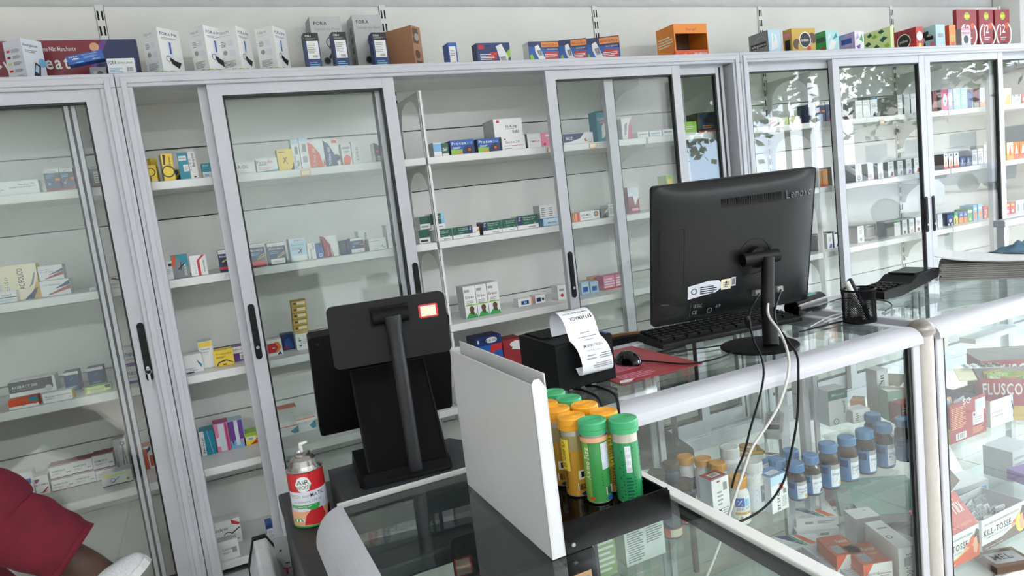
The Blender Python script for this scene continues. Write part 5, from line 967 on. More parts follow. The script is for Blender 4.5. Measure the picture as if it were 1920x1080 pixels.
pd = thing('mouse_mat', 'red paper mouse mat with white print on the glass counter', 'mat', (.905, 1.445, ZC+.0008))
m = MB().box((0, 0, 0), (.255, .335, .0016), 'M'); decal(m, 'T,.08,.72,.05,.5,p,FOLHETO;L,.08,.3,.6,.62,9,p;L,.1,.06,.5,.22,4,p;P,w,0,.02,.1,.0,.2,.05,.05,.08', lambda x, y, q: (x*.255, y*.335, .0016+q), .255, .335); m.build('mat_sheet', PRT, pd)
ms = onz(1180, 672, .965)
mo = MB(); N = 12
for i in range(7):
    pass
pr_ = [(0, .036)] + [(.031*math.sin(PI/2*k/8), .036*math.cos(PI/2*k/8)) for k in range(1, 8)] + [(.031, .004), (.029, 0)]
mo.lathe(pr_, 24); o = mo.build('mouse', BLKG, None, 'black computer mouse on the red mat beside the printer', 'mouse', loc=(ms.x-.005, ms.y, ZC+.003)); o.scale = (1, 1.65, 1)
# ------------------------------------------------------------------ receipt printer and its curled receipt
px, py = .745, 1.47
pt_ = thing('receipt_printer', 'black receipt printer with a paper strip curling out of it', 'printer', (px, py, ZC+.0008))
pw_, pd_, ph_ = .162, .205, .128
m = MB().prism([(0, .012), (0, ph_-.004), (.006, ph_), (pd_, ph_), (pd_, .0), (.03, 0), (.03, .012)], lambda a, b: (0, a, b), lambda a, b: (pw_, a, b)); m.build('case', BLK2, pt_, bev=.003)
MB().box((.012, .09, ph_+.0002), (pw_-.012, pd_-.012, ph_+.004)).box((.03, .083, ph_), (pw_-.03, .0895, ph_+.0025)).build('lid', BLK2, pt_, bev=.0015)
MB().box((pw_-.045, -.002, .052), (pw_-.018, .001, .072)).box((pw_-.038, -.004, .056), (pw_-.026, -.0015, .068)).build('power_switch', BLKG, pt_)
m = MB(); 
for x, w in ((.014, .02), (.042, .016), (.075, .014), (.105, .014)): m.box((x, .0285, .0), (x+w, .0295, .011), 'h')
m.build('sockets', PRT, pt_); MB().box((pw_-.012, .01, ph_+.0005), (pw_-.002, .05, ph_+.001)).build('blue_lid_sticker', mat('blue sticker', '3565a8', .4), pt_)
prof = [(.088, ph_-.004), (.094, ph_+.03), (.082, ph_+.058), (.052, ph_+.067), (.020, ph_+.050), (.004, ph_+.018), (-.004, ph_+.004), (-.016, ph_-.002), (-.034, ph_-.018), (-.041, ph_-.046), (-.034, ph_-.074), (-.014, ph_-.082), (-.004, ph_-.066)]
pp = smooth_path([(0, a, b) for a, b in prof], 5); L_ = [0]
for a, b in zip(pp[:-1], pp[1:]): L_.append(L_[-1]+(b-a).length)
rx0, rw = .040, .086
m = MB(); vs = []
for s, sh in ((0, 0), (rw, 0)):
    for q in pp: vs.append((rx0+s+(max(0, (ph_+.004-q.z))*.12), q.y, q.z))
N_ = len(pp); m.add(vs, [(i, N_+i, N_+i+1, i+1) for i in range(N_-1)], '#eef0f6', 0, True)
def paper(x, y, d):
    s = (.0+y)*L_[-1]; i = 0
    while i < len(L_)-2 and L_[i+1] < s: i += 1
    t = (s-L_[i])/(L_[i+1]-L_[i]); p = pp[i].lerp(pp[i+1], t); tg = (pp[i+1]-pp[i]).normalized(); nrm = Vector((0, -tg.z, tg.y))
    if nrm.dot(Vector((0, -.5, 1))) < 0 and i < N_*.8: nrm = -nrm
    p = p + nrm*d
    return (rx0+(1-x)*rw+max(0, (ph_+.004-p.z))*.30, p.y, p.z)
decal(m, 'H,.22,.395,.034,.56,k,FARMÁCIA;P,k,.10,.40,.14,.40,.14,.42,.18,.42,.18,.40,.14,.40;P,k,.07,.395,.11,.395,.11,.425,.07,.425;T,.1,.345,.018,.8,k,FARMACIA MEDSTAR LDA;T,.2,.31,.014,.6,G,Av de Mocambique;T,.25,.285,.014,.5,G,Nuit 400;L,.25,.23,.75,.275,3,h;L,.3,.53,.7,.545,1,G;L,.12,.565,.88,.58,1,G;T,.18,.655,.024,.64,k,TOTAL 1 342.00 MT;L,.3,.605,.7,.615,1,h;T,.3,.70,.015,.5,G,Obrigado;L,.1,.735,.5,.78,3,G;L,.6,.735,.9,.78,2,h;L,.2,.80,.8,.845,3,h', lambda x, y, d: paper(x, y, -d if False else d), rw, L_[-1], off=.0007)
m.build('receipt', mat('thermal paper print', None, .6, var=.01), pt_)
# ------------------------------------------------------------------ pencil cup, pens, terminal, speaker
cc = onz(1625, 607, ZC); ccx, ccy = cc.x+.015, cc.y+.035
cup = thing('pencil_cup', 'black wire mesh pencil cup with two markers in it', 'cup', (ccx, ccy, ZC+.001))
rr_, hh_ = .0455, .098; m = MB(); na, nz_ = 56, 26; vs = []
for j in range(nz_+1):
    for i in range(na): a = 2*PI*(i+.5*(j % 2))/na; vs.append((rr_*math.cos(a), rr_*math.sin(a), .003+(hh_-.006)*j/nz_))
fs = []
for j in range(0, nz_-1):
    for i in range(na):
        k = i if j % 2 == 0 else i+1
        fs.append((j*na+i, (j+1)*na+(k % na), (j+2)*na+i, (j+1)*na+((k-1) % na)))
fs = [f for n2, f in enumerate(fs)]
m.add(vs, fs, 'k'); o = m.build('mesh_wall', BLK2, cup); wf = o.modifiers.new('wire', 'WIREFRAME'); wf.thickness = .0017; wf.use_replace = True
m = MB(); m.tube([(rr_*math.cos(k*PI/20), rr_*math.sin(k*PI/20), hh_) for k in range(41)], .0032, 8, cap=False); m.build('rim', BLK2, cup)
MB().lathe([(0, 0), (rr_+.001, 0), (rr_+.001, .005), (rr_-.002, .005), (0, .002)], 32).build('cup_base', BLK2, cup)
def pen(a, b, c1, c2, lab, nm='marker_pen'):
    t = thing(nm, lab, 'pen', a); d = Vector(b)-Vector(a)
    MB().tube([(0, 0, 0), tuple(d*.55)], .0068, 12).build('barrel', c1, t); MB().tube([tuple(d*.55), tuple(d*.985), tuple(d)], [.0078, .0078, .005], 12).build('pen_cap', c2, t)
PWH = mat('pale plastic', 'd6d6d0', .35); NVY = mat('navy plastic', '1d2350', .35)
pen((ccx+.008, ccy-.012, ZC+.008), (ccx-.040, ccy+.006, ZC+.128), PWH, PWH, 'white marker pen in the mesh cup')
pen((ccx+.030, ccy-.006, ZC+.008), (ccx-.020, ccy+.012, ZC+.132), NVY, BLK, 'black marker pen in the mesh cup')
pen((ccx+.012, ccy-.02, ZC+.008), (ccx-.004, ccy-.022, ZC+.055), BLK, BLK, 'short black pen stub at the bottom of the mesh cup', 'pen')
tm = thing('card_terminal', 'black wedge shaped card terminal on the far glass counter', 'card terminal', (2.06, 1.60, ZC+.001), R(6))
m = MB().prism([(0, .004), (.10, 0), (.33, .03), (.34, .062), (.20, .055), (.16, .035), (0, .03)], lambda a, b: (a, 0, b), lambda a, b: (a, .12, b)); m.build('case', BLK, tm, bev=.004)
for i in range(4):
    for j in range(3):
        MB().box((.02+i*.032, .018+j*.03, .0315+i*.0012), (.044+i*.032, .04+j*.03, .037+i*.0012)).build('key', BLK2, tm, bev=.002)
MB().box((.205, .012, .0575), (.325, .108, .0625)).build('screen', BLKG, tm, rot=(0, 0, 0))
spk = thing('speaker', 'short black cylinder speaker lying beyond the keyboard', 'speaker', (1.70, 1.655, ZC+.001), R(10))
m = MB().lathe([(0, 0), (.028, 0), (.031, .004), (.031, .155), (.028, .16), (0, .16)], 28, M=Matrix.Translation((0, 0, .0312)) @ Matrix.Rotation(PI/2, 4, 'Y')); m.build('body', BLKG, spk)
MB().box((.03, -.012, .060), (.12, .012, .0645)).build('teal_top_card', mat('teal card', '4f8f8c', .5), spk)
# cables
def cable(lab, pts, r, c): return MB().tube(smooth_path(pts, 6), r, 8).build('cable', c, None, lab, 'cable')
WCB = mat('white cable sheath', 'cfcfca', .4)
def hang(*p): return [tuple(ony(u, v, 1.248)) for u, v in p]
def flat(*p): return [tuple(onz(u, v, ZC+.006)) for u, v in p]
aw_ = lambda x, z, y=-.05: tuple(Matrix.Translation(aio.location) @ AM @ Vector((x*aw, y, z*ah)))
cable('black cable with a ferrite lump dropping from the monitor over the rail', [aw_(.10, -.33), tuple(ony(1405, 590, 1.43)), tuple(ony(1412, 635, 1.36)), tuple(ony(1427, 668, 1.285))] + hang((1432, 700), (1424, 745), (1408, 800), (1395, 850), (1380, 885), (1372, 915)), .0027, BLK)
p_ = ony(1402, 603, 1.42); MB().tube([tuple(p_+Vector((-.002, 0, .016))), tuple(p_+Vector((-.001, 0, .010))), tuple(p_+Vector((.002, 0, -.012))), tuple(p_+Vector((.003, 0, -.018)))], [.004, .008, .008, .004], 12).build('ferrite_bead', BLK, None, 'black ferrite lump on the cable below the monitor', 'cable part')
cable('white cable hanging from the monitor over the counter rail', [aw_(.17, -.33), tuple(ony(1440, 588, 1.40)), tuple(ony(1462, 622, 1.35)), tuple(ony(1477, 662, 1.285))] + hang((1478, 700), (1462, 755), (1440, 795), (1410, 840), (1390, 895), (1370, 955), (1345, 1030), (1325, 1080)), .0036, WCB)
cable('black cable looping down right of the white cable', [aw_(.24, -.33), tuple(ony(1452, 595, 1.40)), tuple(ony(1478, 640, 1.32)), tuple(ony(1494, 665, 1.27))] + hang((1497, 700), (1495, 780), (1483, 850), (1468, 905), (1440, 945), (1405, 970), (1365, 985), (1330, 990)), .0030, BLK)
cable('thin black mouse cable lying across the red mat', [(ms.x+.02, ms.y-.02, ZC+.008)] + flat((1230, 678), (1290, 682), (1345, 672), (1385, 655)), .0022, BLK)
cable('thin black cable curling on the glass in front of the keyboard', flat((1250, 662), (1300, 655), (1350, 648), (1390, 640)), .0020, BLK)
cable('black cable running along the glass to the mesh cup', flat((1500, 622), (1540, 612), (1590, 600)), .0024, BLK)
cable('thin grey cable coiled left of the mesh cup', flat((1520, 612), (1560, 592), (1582, 590), (1560, 600), (1545, 604), (1575, 594), (1590, 592)), .0018, WCB)
cable('thin black cable from the speaker to behind the mesh cup', flat((1556, 566), (1580, 560), (1640, 562), (1665, 566), (1672, 574), (1660, 583)), .0018, BLK)
cable('black lead from the printer going down behind the tubes, left of two', [(px+.05, py+.022, ZC+.006), (px+.052, py-.03, ZC+.01)] + [tuple(ony(1120, 745, 1.38)), tuple(ony(1130, 765, 1.30)), tuple(ony(1134, 800, 1.25))], .0034, BLK)
cable('black lead from the printer going down behind the tubes, right of two', [(px+.085, py+.022, ZC+.006), (px+.09, py-.03, ZC+.012)] + [tuple(ony(1153, 740, 1.36)), tuple(ony(1160, 770, 1.26)), tuple(ony(1163, 800, 1.245))], .0034, BLK)
# ------------------------------------------------------------------ bottles and cartons inside the till counter
def stand(u, v, z, r):                                       # a round thing whose front foot is seen at pixel (u, v)
    q = onz(u, v, z+.001); d = Vector((q.x, q.y, 0)).normalized(); return (q.x+d.x*r, q.y+d.y*r, z+.0008)
BRN = mat('dark brown glass', '2a1a13', .12, var=.1)
BCAP = mat('blue cap plastic', '4d7fb0', .4); TCAP = mat('taupe cap plastic', '5a544c', .45); OCAP = mat('orange cap plastic', 'd69a3c', .4); WPL = mat('white bottle plastic', 'd9dad8', .4)
DBLU = mat('dark blue translucent plastic', '2c4152', .2)
def bottle(loc, r, h, hc, body, cap, lab, ops, cat='bottle', group=None, spin=0, rc=None, name='pill_bottle', y0=.06, y1=.70):
    t = thing(name, lab, cat, loc, R(-118+spin), group); hs = h-hc; rc = rc or r*.87
    MB().lathe([(0, 0), (r*.93, 0), (r, r*.09), (r, hs*.80), (r*.93, hs*.89), (rc*.85, hs*.97), (rc*.85, hs+.002)], 28).build('bottle_body', body, t)
    m = MB().lathe([(rc*.9, hs), (rc, hs+.001), (rc, h-.002), (rc*.93, h), (rc*.80, h), (rc*.78, h-.0012), (0, h-.0012)], 28)
    for k in range(28):
        a = 2*PI*k/28; m.box((rc*.97, -.0007, hs+.002), (rc+.0006, .0007, h-.004), M=Matrix.Rotation(a, 4, 'Z'))
    m.build('cap', cap, t)
    if ops:
        m = MB(); f = lambda x, y, d: ((r+.0004+d)*math.cos((x-.5)*2*PI), (r+.0004+d)*math.sin((x-.5)*2*PI), hs*(y0+(y1-y0)*y))
        decal(m, ops, f, 2*PI*r, hs*(y1-y0), nx=28); m.build('label', PRTG, t)
def OM(t1, t2, c): return 'R,.1,0,.9,1,#3d6fa0;R,.46,.06,.68,.8,A;R,.46,.80,.66,1,h;T,.475,.55,.13,.18,n,%s;%sL,.475,.3,.56,.44,3,h;P,%s,.58,.1,.67,.1,.66,.3,.6,.28;R,.3,.6,.42,.9,B' % (t1, ('T,.475,.42,.1,.16,n,%s;' % t2) if t2 else '', c)
bl = [(1497, 940, .024, .102, 'oleo de', 'figado', 'Y', 'blue capped brown bottle, nearest and smallest of the front row', -4), (1524, 931, .025, .112, 'calcio + mag', '', 'B', 'blue capped brown bottle, second in the front row from the left', 0), (1557, 919, .0275, .128, 'ômega 3', '', 'Y', 'blue capped brown bottle, third in the front row, gold capsules on its label', 4),
      (1592, 905, .0275, .128, 'glucosamina', '+ condro', 'A', 'blue capped brown bottle, fourth in the front row, white tablet on its label', 8), (1625, 891, .0275, .128, 'ômega 3', '', 'd', 'blue capped brown bottle, fifth in the front row, brown seeds on its label', 12), (1660, 879, .0275, .128, 'ômega 3', '6 9', 'd', 'blue capped brown bottle, sixth in the front row, near the black gasket', 8), (1698, 867, .027, .128, '', '', 'm', 'blue capped brown bottle, last in the front row, behind the black gasket', 0)]
for u, v, r, h, t1, t2, c, lab, sp in bl: bottle(stand(u, v, .53, r), r, h, .024, BRN, BCAP, lab, OM(t1 or 'vita', t2, c), spin=sp)
for u, v, h, lab in ((1462, 930, .10, 'blue capped brown bottle behind the white and blue carton'), (1487, 915, .105, 'blue capped brown bottle in the second row behind the nearest one'), (1640, 856, .128, 'blue capped brown bottle in the second row, behind the fifth')):
    bottle(stand(u, v, .53, .026), .026, h, .024, BRN, BCAP, lab, OM('ômega', '', 'd'))
BL2 = 'R,.1,0,.9,.55,O;R,.46,.05,.66,.5,c;L,.48,.1,.64,.45,3,G'
for u, v, lab in ((1264, 945, 'taupe capped dark blue jar, at the back of its group'), (1238, 965, 'taupe capped dark blue jar, at the left of its group'), (1290, 985, 'taupe capped dark blue jar, at the right of its group'), (1262, 1012, 'taupe capped dark blue jar, nearest the slanting counter edge')):
    bottle(stand(u, v, .53, .026), .027, .115, .02, DBLU, TCAP, lab, BL2, rc=.024, y1=.5)
WL = 'R,.2,0,.8,1,A;R,.5,.3,.65,.9,B;L,.36,.2,.48,.9,8,h'
for u, v, lab in ((1292, 935, 'orange capped white bottle, leftmost at the back'), (1325, 940, 'orange capped white bottle, second, behind the upright carton'), (1352, 950, 'orange capped white bottle, third, behind the upright carton')):
    bottle(stand(u, v, .53, .024), .025, .12, .022, WPL, OCAP, lab, WL, rc=.0235)
bottle(stand(1390, 985, .53, .026), .026, .125, .03, WPL, OCAP, 'orange capped white bottle with a blue letter panel on its label', 'R,.1,0,.9,1,w;R,.38,.62,.53,.95,b;T,.42,.67,.2,.07,w,Z;R,.54,.62,.62,.9,s;T,.4,.5,.09,.22,K,ZINC VIT;R,.38,.32,.64,.42,Y;T,.38,.06,.14,.28,Y,COMPLEX;C,.47,.23,.05,h', spin=6, y1=.82)
for u, v, sp, lab in ((1375, 930, 0, 'large white pill bottle with ribbed cap, left one of two'), (1417, 962, 10, 'large white pill bottle with ribbed cap and grey label, right one of two')):
    bottle(stand(u, v, .53, .033), .033, .135, .028, WPL, WPL, lab, 'R,.1,0,.95,1,A;R,.52,.35,.72,1,G;T,.54,.7,.12,.15,w,Slim;L,.36,.4,.5,.9,7,h;P,G,.56,.05,.72,.3,.72,.1', spin=sp, rc=.027)
q = onz(1345, 1000, .531)
carton('white upright carton with black vertical lettering and rust top, among the bottles', (q.x-.005, q.y, .531), .058, .045, .142, R(4), base='w', sides='A', front='W,.5,.02,.3,.42,k,citrex;L,.55,.1,.9,.45,8,h;R,.65,.75,.88,.9,G;R,.3,.93,.5,.96,M;L,.28,.5,.6,.8,4,h', top='R,0,0,1,1,M;R,.25,.3,.8,.75,w;S,.3,.35,.75,.7')
q = onz(1465, 958, .531)
carton('white and blue upright carton with vertical lettering, left of the small brown bottles', (q.x-.03, q.y, .531), .062, .055, .10, R(4), base='w', sides='A', front='R,0,.75,1,1,S;P,r,.45,.55,.75,.6,.7,.75,.5,.78;W,.5,.04,.26,.6,n,artron;L,.6,.1,.9,.4,8,h;R,.7,.45,.9,.58,G', top='R,0,0,1,1,#4d7fb0;R,.2,.2,.8,.6,A;L,.25,.25,.75,.55,3,h', back=None)
q = onz(1440, 905, .531)
carton('blue and white flat carton lying behind the white pill bottles', (q.x, q.y, .531), .11, .07, .03, R(10), base='w', sides='#4d7fb0', top='R,0,0,1,1,#4d7fb0;R,.2,.3,.8,.6,A;T,.3,.4,.15,.4,n,rotavit')
# scissors
sc = thing('scissors', 'scissors with mustard yellow handles on the upper glass shelf', 'scissors', tuple(onz(1425, 850, .535)), R(25))
HY = mat('mustard plastic', 'b5893a', .4)
m = MB()
for s in (-1, 1): m.tube([(s*.026+.020*math.cos(k*PI/10), .045+.030*math.sin(k*PI/10), .006) for k in range(21)], .0055, 8, cap=False); m.tube([(s*.022, .018, .006), (s*.002, -.012, .006)], .006, 8)
m.build('handles', HY, sc); m = MB()
for s in (-1, 1): m.prism([(-.005*s, -.01), (.004*s, -.012), (.006*s, -.08)], lambda a, b: (a, b, .004+s*.001), lambda a, b: (a, b, .0055+s*.001))
m.lathe([(.004, .008), (.003, .009), (0, .009)], 10, (0, -.014, 0)); m.build('blades', SIL, sc)
q = onz(1480, 838, .535)
mt = thing('handheld_meter', 'grey handheld device with buttons and a small screen on the glass shelf', 'device', (q.x, q.y+.06, .604), R(-48))
GPL = mat('grey device plastic', 'a9aba8', .45)
m = slab(.058, .15, .022, 'g', .012).build('case', GPL, mt, M=Matrix.Rotation(R(-82), 4, 'X'))
b_ = MB()
for i in range(3):
    for j in range(4): b_.box((-.019+i*.014, -.003, -.005+j*.016), (-.009+i*.014, -.0002, .006+j*.016), 'h')
b_.build('buttons', PRT, m); MB().box((-.018, -.002, -.05), (.018, -.0003, -.022)).build('screen', BLK2, m)
MB().box((-.024, -.02, -.0695), (.03, .05, -.006)).build('stand_block', CLR2, mt)
# cartons at the back of the upper shelf
def bx(u, v, z, w, d, h, rot, lab, **kw):
    q = onz(u, v, z+.001); return carton(lab, (q.x, q.y, z+.001), w, d, h, R(rot), **kw)
bx(1120, 1088, .53, .058, .05, .135, 0, 'green and white carton at the left end of the upper shelf, beside the white stand', base='#8fae6a', sides='l', front='R,.1,.82,.9,.92,K;L,.1,.1,.9,.7,6,w')
bx(1176, 1064, .53, .115, .05, .145, 0, 'white leaflet box with dense small print at the left end of the upper shelf', base='w', sides='A', front='L,.06,.05,.46,.95,22,G;L,.54,.3,.94,.95,16,G')
bx(1506, 792, .53, .075, .05, .155, -8, 'tall pale carton with a navy edge, left at the back of the upper shelf', base='g', sides='g', front='V,.5,.3,.1,.4,h,formula;R,.88,0,.97,.9,B', left='R,.1,.6,.5,.64,h')
bx(1556, 800, .53, .08, .06, .125, -8, 'tall pale carton with a dark green band across its top', base='g', sides='A', front='R,0,.72,1,1,E;T,.15,.82,.08,.7,q,SIM Recovery;W,.85,.3,.12,.35,k,Anuzol HF;O,.35,.1,.09,.02,E', top='R,0,0,1,1,g')
tub = thing('plastic_tub', 'clear lidded plastic tub behind the blue capped bottles', 'tub', tuple(onz(1585, 848, .532)), R(-10))
MB().prism([(-.034, 0), (.034, 0), (.046, .048), (-.046, .048)], lambda a, b: (a, -.03-b*.2, b), lambda a, b: (a, .03+b*.2, b)).build('tub_body', CLS, tub)
m = MB().box((-.049, -.043, .048), (.049, .043, .054), 'A')
for i in (-1, 0, 1): m.lathe([(.006, .0545), (.004, .0552), (0, .0552)], 10, (i*.022, (i % 2)*.012, 0))
m.build('lid', CLS, tub)
bx(1600, 795, .53, .07, .05, .045, -10, 'cream carton with a black end lying behind the second row bottle', base='w', front='L,.15,.2,.35,.85,4,G;T,.4,.4,.2,.5,h,solu')
bx(1605, 808, .53, .07, .05, .03, -10, 'dark brown flat carton under the cream one', base='d', sides='d', front='T,.1,.3,.3,.6,h,capsul') if False else None
bx(1648, 775, .53, .05, .05, .155, -6, 'tall white carton with a bar code, back right of the upper shelf', base='w', sides='g', front='W,.6,.6,.3,.28,k,IIIII;W,.7,.1,.2,.3,k,MM')
bx(1667, 790, .53, .055, .055, .105, -22, 'pale green carton standing open beside the bar code one', base='#8fb59f', sides='#8fb59f', front='R,.35,.5,.6,.75,q', top='R,0,0,1,1,w')
bx(1690, 800, .53, .06, .05, .075, -14, 'dark red carton with white capitals behind the black gasket', base='M', sides='M', front='H,.1,.55,.3,.8,w,FLU')
bx(1618, 778, .53, .06, .04, .05, 30, 'flat pink and red carton leaning behind the cream one', base='f', sides='f', front='R,.1,.4,.9,.6,O')
# lower shelf
ZL = .145
RAIN = 'P,B,.05,.98,.35,.98,.62,.05;P,e,.35,.98,.42,.98,.7,.05,.64,.05;P,O,.48,.98,.6,.98,.95,.05,.75,.05;R,.4,.4,.62,.5,h;L,.1,.05,.5,.3,4,g'
bx(1495, 1005, ZL, .145, .085, .03, -28, 'white carton with a rainbow stripe on top, upper of the back pair', base='w', sides='w', top=RAIN, front='R,.2,.3,.4,.6,h;L,.5,.3,.9,.7,2,h').location.z += .031
bx(1495, 1012, ZL, .145, .085, .03, -28, 'white carton under the back rainbow striped one', base='w', sides='w', front='R,.2,.3,.4,.6,h;R,.55,.3,.75,.6,h')
bx(1462, 1045, ZL, .15, .085, .03, -28, 'white carton with a rainbow stripe, nearer and lower left', base='w', sides='w', top=RAIN, front='R,.3,.3,.45,.7,h')
for k, (u, v) in enumerate(((1532, 1072), (1562, 1096), (1602, 1116))): bx(u, v, ZL, .12, .075, .05, -12, 'white printed carton in the front row of the bottom shelf, ' + ('farthest', 'middle', 'nearest')[k] + ' of three', base='w', sides='A', top='L,.08,.15,.92,.85,5,g', front='L,.1,.2,.6,.8,4,h')
PV = 'W,.1,.5,.01,.01,w,.;R,.12,.12,.45,.5,h;L,.15,.15,.42,.45,4,G;T,.5,.6,.16,.42,w,Panvitol;L,.55,.4,.9,.5,2,f'
bx(1572, 1098, ZL, .085, .12, .095, -20, 'orange topped white vitamin carton, left one of two', base='w', sides='O', top='R,0,0,1,1,#b5552f;'+PV, front='P,O,0,1,.4,1,.1,.6,0,.5;T,.1,.45,.1,.4,n,Panvitol;L,.5,.2,.9,.7,6,h')
bx(1622, 1116, ZL, .09, .12, .095, -20, 'orange topped white vitamin carton, right one of two', base='w', sides='O', top='R,0,0,1,1,#b5552f;'+PV, front='P,O,0,1,.35,1,.1,.6,0,.5;T,.06,.62,.12,.45,n,Panvitol;T,.5,.62,.09,.2,r,zinc;L,.06,.1,.42,.55,7,h;L,.55,.1,.95,.7,8,h')
bx(1688, 1108, ZL, .055, .17, .135, -20, 'white upright carton with grey side lettering right of the orange topped ones', base='w', sides='w', front='W,.75,.3,.5,.55,G,optimus;R,.3,.55,.7,.75,h', top='O,.3,.4,.06,.02,G;R,.2,.7,.8,.75,h')
bx(1608, 1038, ZL, .085, .07, .12, -20, 'grey sided white carton behind the orange topped ones', base='h', sides='w', top='O,.7,.7,.06,.02,G')
bx(1578, 968, ZL, .05, .03, .10, -25, 'leaning grey carton with a small bar code at the back of the bottom shelf', base='g', sides='g', front='S,.3,.1,.7,.35', tilt=R(-20))
nb = thing('notebook_stack', 'pale green spiral notebook lying at the back right of the bottom shelf', 'notebook', tuple(onz(1622, 985, ZL+.0015)), R(-30))
GRNP = mat('pale green notebook cover', '9fbfb0', .5)
MB().box((0, 0, .003), (.27, .30, .035), 'g').build('pages', PRT, nb); MB().box((-.003, -.003, .0352), (.273, .303, .038)).build('cover', GRNP, nb)
m = MB()
for k in range(30): m.tube([(.005+k*.009, .298+.004*math.cos(a*PI/4), .018+.023*math.sin(a*PI/4)) for a in range(9)], .0008, 4, cap=False)
m.build('spiral', DARK, nb); MB().box((-.06, .16, -.0004), (.2, .34, .0022)).build('red_folder', mat('red folder', '9b5050', .5), nb, rot=(0, 0, 0))
# ------------------------------------------------------------------ far right counter: cut open cartons
def tray(u, v, z, w, d, h, rot, lab, base, inner, front='', left='', hl=None, hb=None, top=False):
    q = onz(u, v, z+h if top else z+.001); t = thing('open_carton', lab, 'box', (q.x, q.y, z+.001), R(rot)); e = .0015; hl = hl or h; hb = hb or h
    m = MB().box((0, 0, 0), (w, e, h), base).box((0, e, 0), (e, d, hl), base).box((w-e, e, 0), (w, d, hl), base).box((e, d-e, 0), (w-e, d, hb), base).box((e, e, 0), (w-e, d-e, e), base)
    m.box((e, e+.0002, e), (w-e, e+.001, h-.0006), inner).box((e+.0002, e+.001, e), (e+.001, d-e, hl-.0006), inner).box((w-e-.001, e+.001, e), (w-e-.0002, d-e, hl-.0006), inner).box((e+.001, d-e-.001, e), (w-e-.001, d-e-.0002, hb-.0006), inner)
    if front: decal(m, front, lambda x, y, q_: (x*w, -q_, y*h), w, h)
    if left: decal(m, left, lambda x, y, q_: (-q_, d-x*d, y*hl), d, hl)
    m.build('carton_shell', PRT, t); return t
def sachets(t, x0, y0, w, d, z, n, cols, rg, nm='blister_strip', tip=.25):
    me = None
    for k in range(n):
        c = cols[k % len(cols)]
        m = MB().box((0, 0, 0), (.05, .0012, .028), c)
        for a in range(4):
            for b_ in range(2): m.lathe([(.0042, 0), (.003, .002), (0, .0026)], 8, (.008+a*.0115, -.0002, .008+b_*.012), c, M=Matrix.Rotation(PI/2, 4, 'X'))
        o = m.build(nm, PRTG, t, loc=(x0+rg.uniform(0, w), y0+d*k/n, z), rot=(rg.uniform(-tip, tip)-.3, rg.uniform(-.2, .2), rg.uniform(-.3, .3)))
rg = random.Random(5)
FB = 'R,.7,.62,.98,.92,A;L,.72,.68,.95,.86,3,S;R,.62,.28,.92,.62,w;L,.66,.34,.88,.5,3,h;C,.66,.55,.04,B;L,.04,.35,.42,.9,12,f;S,.14,.05,.42,.22;L,.6,.08,.9,.25,5,f;P,w,.5,1,.54,.95,.6,1.0'
t = tray(1783, 834, .53, .175, .13, .125, 0, 'dark red open carton in front on the upper shelf of the far counter', 'M', '#8f8d98', FB, 'R,0,0,1,.42,Y;C,.35,.2,.13,M;H,.2,.2,.07,.35,w,500', hl=.115)
decal_m = MB(); decal(decal_m, 'H,.36,1.0,.14,.2,w,SC', lambda x, y, q: (x*.175, -.0006-q, y*.125-.012), .175, .125); decal_m.build('torn_lettering', PRT, t); sachets(t, .012, .02, .09, .09, .085, 7, ['A', 'g', 'f'], rg)
t = tray(1858, 803, .53, .15, .15, .088, -2, 'white open carton with a plant drawing beside the dark red one', 'w', '#b9b5a8', 'T,.04,.5,.12,.35,G,rmet;L,.04,.38,.5,.45,1,h;P,M,.72,.15,.75,.15,.80,.6,.92,.85,.9,.88,.76,.6;P,B,.74,.35,.77,.4,.7,.8,.67,.78;P,M,.78,.5,.8,.5,.84,.92,.82,.92')
sachets(t, .02, .04, .08, .09, .05, 7, ['h', 'A'], rg)
t = tray(1760, 792, .53, .16, .17, .115, 28, 'cream lined open carton behind the dark red one', '#b9b5a8', '#b0ac9c'); sachets(t, .02, .05, .08, .09, .06, 5, ['A', 'c'], rg)
t = tray(1837, 711, .53, .15, .11, .14, -48, 'dark red open carton with white capitals, nearer of two', 'M', '#a8aaa4', 'H,.05,.62,.28,.86,w,FLUSCOT;R,0,0,1,.35,Y', hb=.15, top=True); sachets(t, .03, .03, .10, .08, .11, 26, ['Y', 'l', 'L'], rg, 'capsule_strip', .6)
t = tray(1838, 678, .53, .20, .12, .165, -38, 'dark red open carton with white capitals, farther of two', 'M', '#a8aaa4', 'H,.16,.66,.26,.8,w,FLUSCOT', hb=.18, top=True)
t = tray(1745, 720, .53, .12, .10, .115, 10, 'dark red and black carton at the back beside the corner post', 'M', 'G')
bs = thing('blister_pack', 'silver blister pack of brown tablets lying on the open cartons', 'blister pack', tuple(onz(1812, 692, .70)), R(-38))
m = MB().box((0, 0, 0), (.11, .05, .0012), 'A')
for i in range(5):
    for j in range(2): m.lathe([(.009, .001), (.008, .005), (.004, .007), (0, .0075)], 12, (.012+i*.0215, .013+j*.024, 0), 'w' if (i < 2) else 'd')
m.build('foil', PRTG, bs)
sh = thing('leaflet', 'cream blister card leaning between the open cartons', 'card', tuple(onz(1800, 715, .665)), R(-30)); MB().box((0, 0, 0), (.055, .002, .05), 'c').build('card_sheet', PRT, sh, rot=(R(-50), 0, 0))
# white boxes at the back, top of the far counter interior
bx(1768, 670, .66, .17, .12, .05, 28, 'cream white box at the back of the far counter', base='c', sides='c', top='R,.05,.1,.55,.9,w;R,.58,.1,.95,.9,w').location.z = .665
bx(1830, 660, .66, .28, .06, .02, 2, 'long white flat carton lying across the back of the far counter', base='w', sides='w', top='L,.05,.2,.95,.8,3,A').location.z = .69
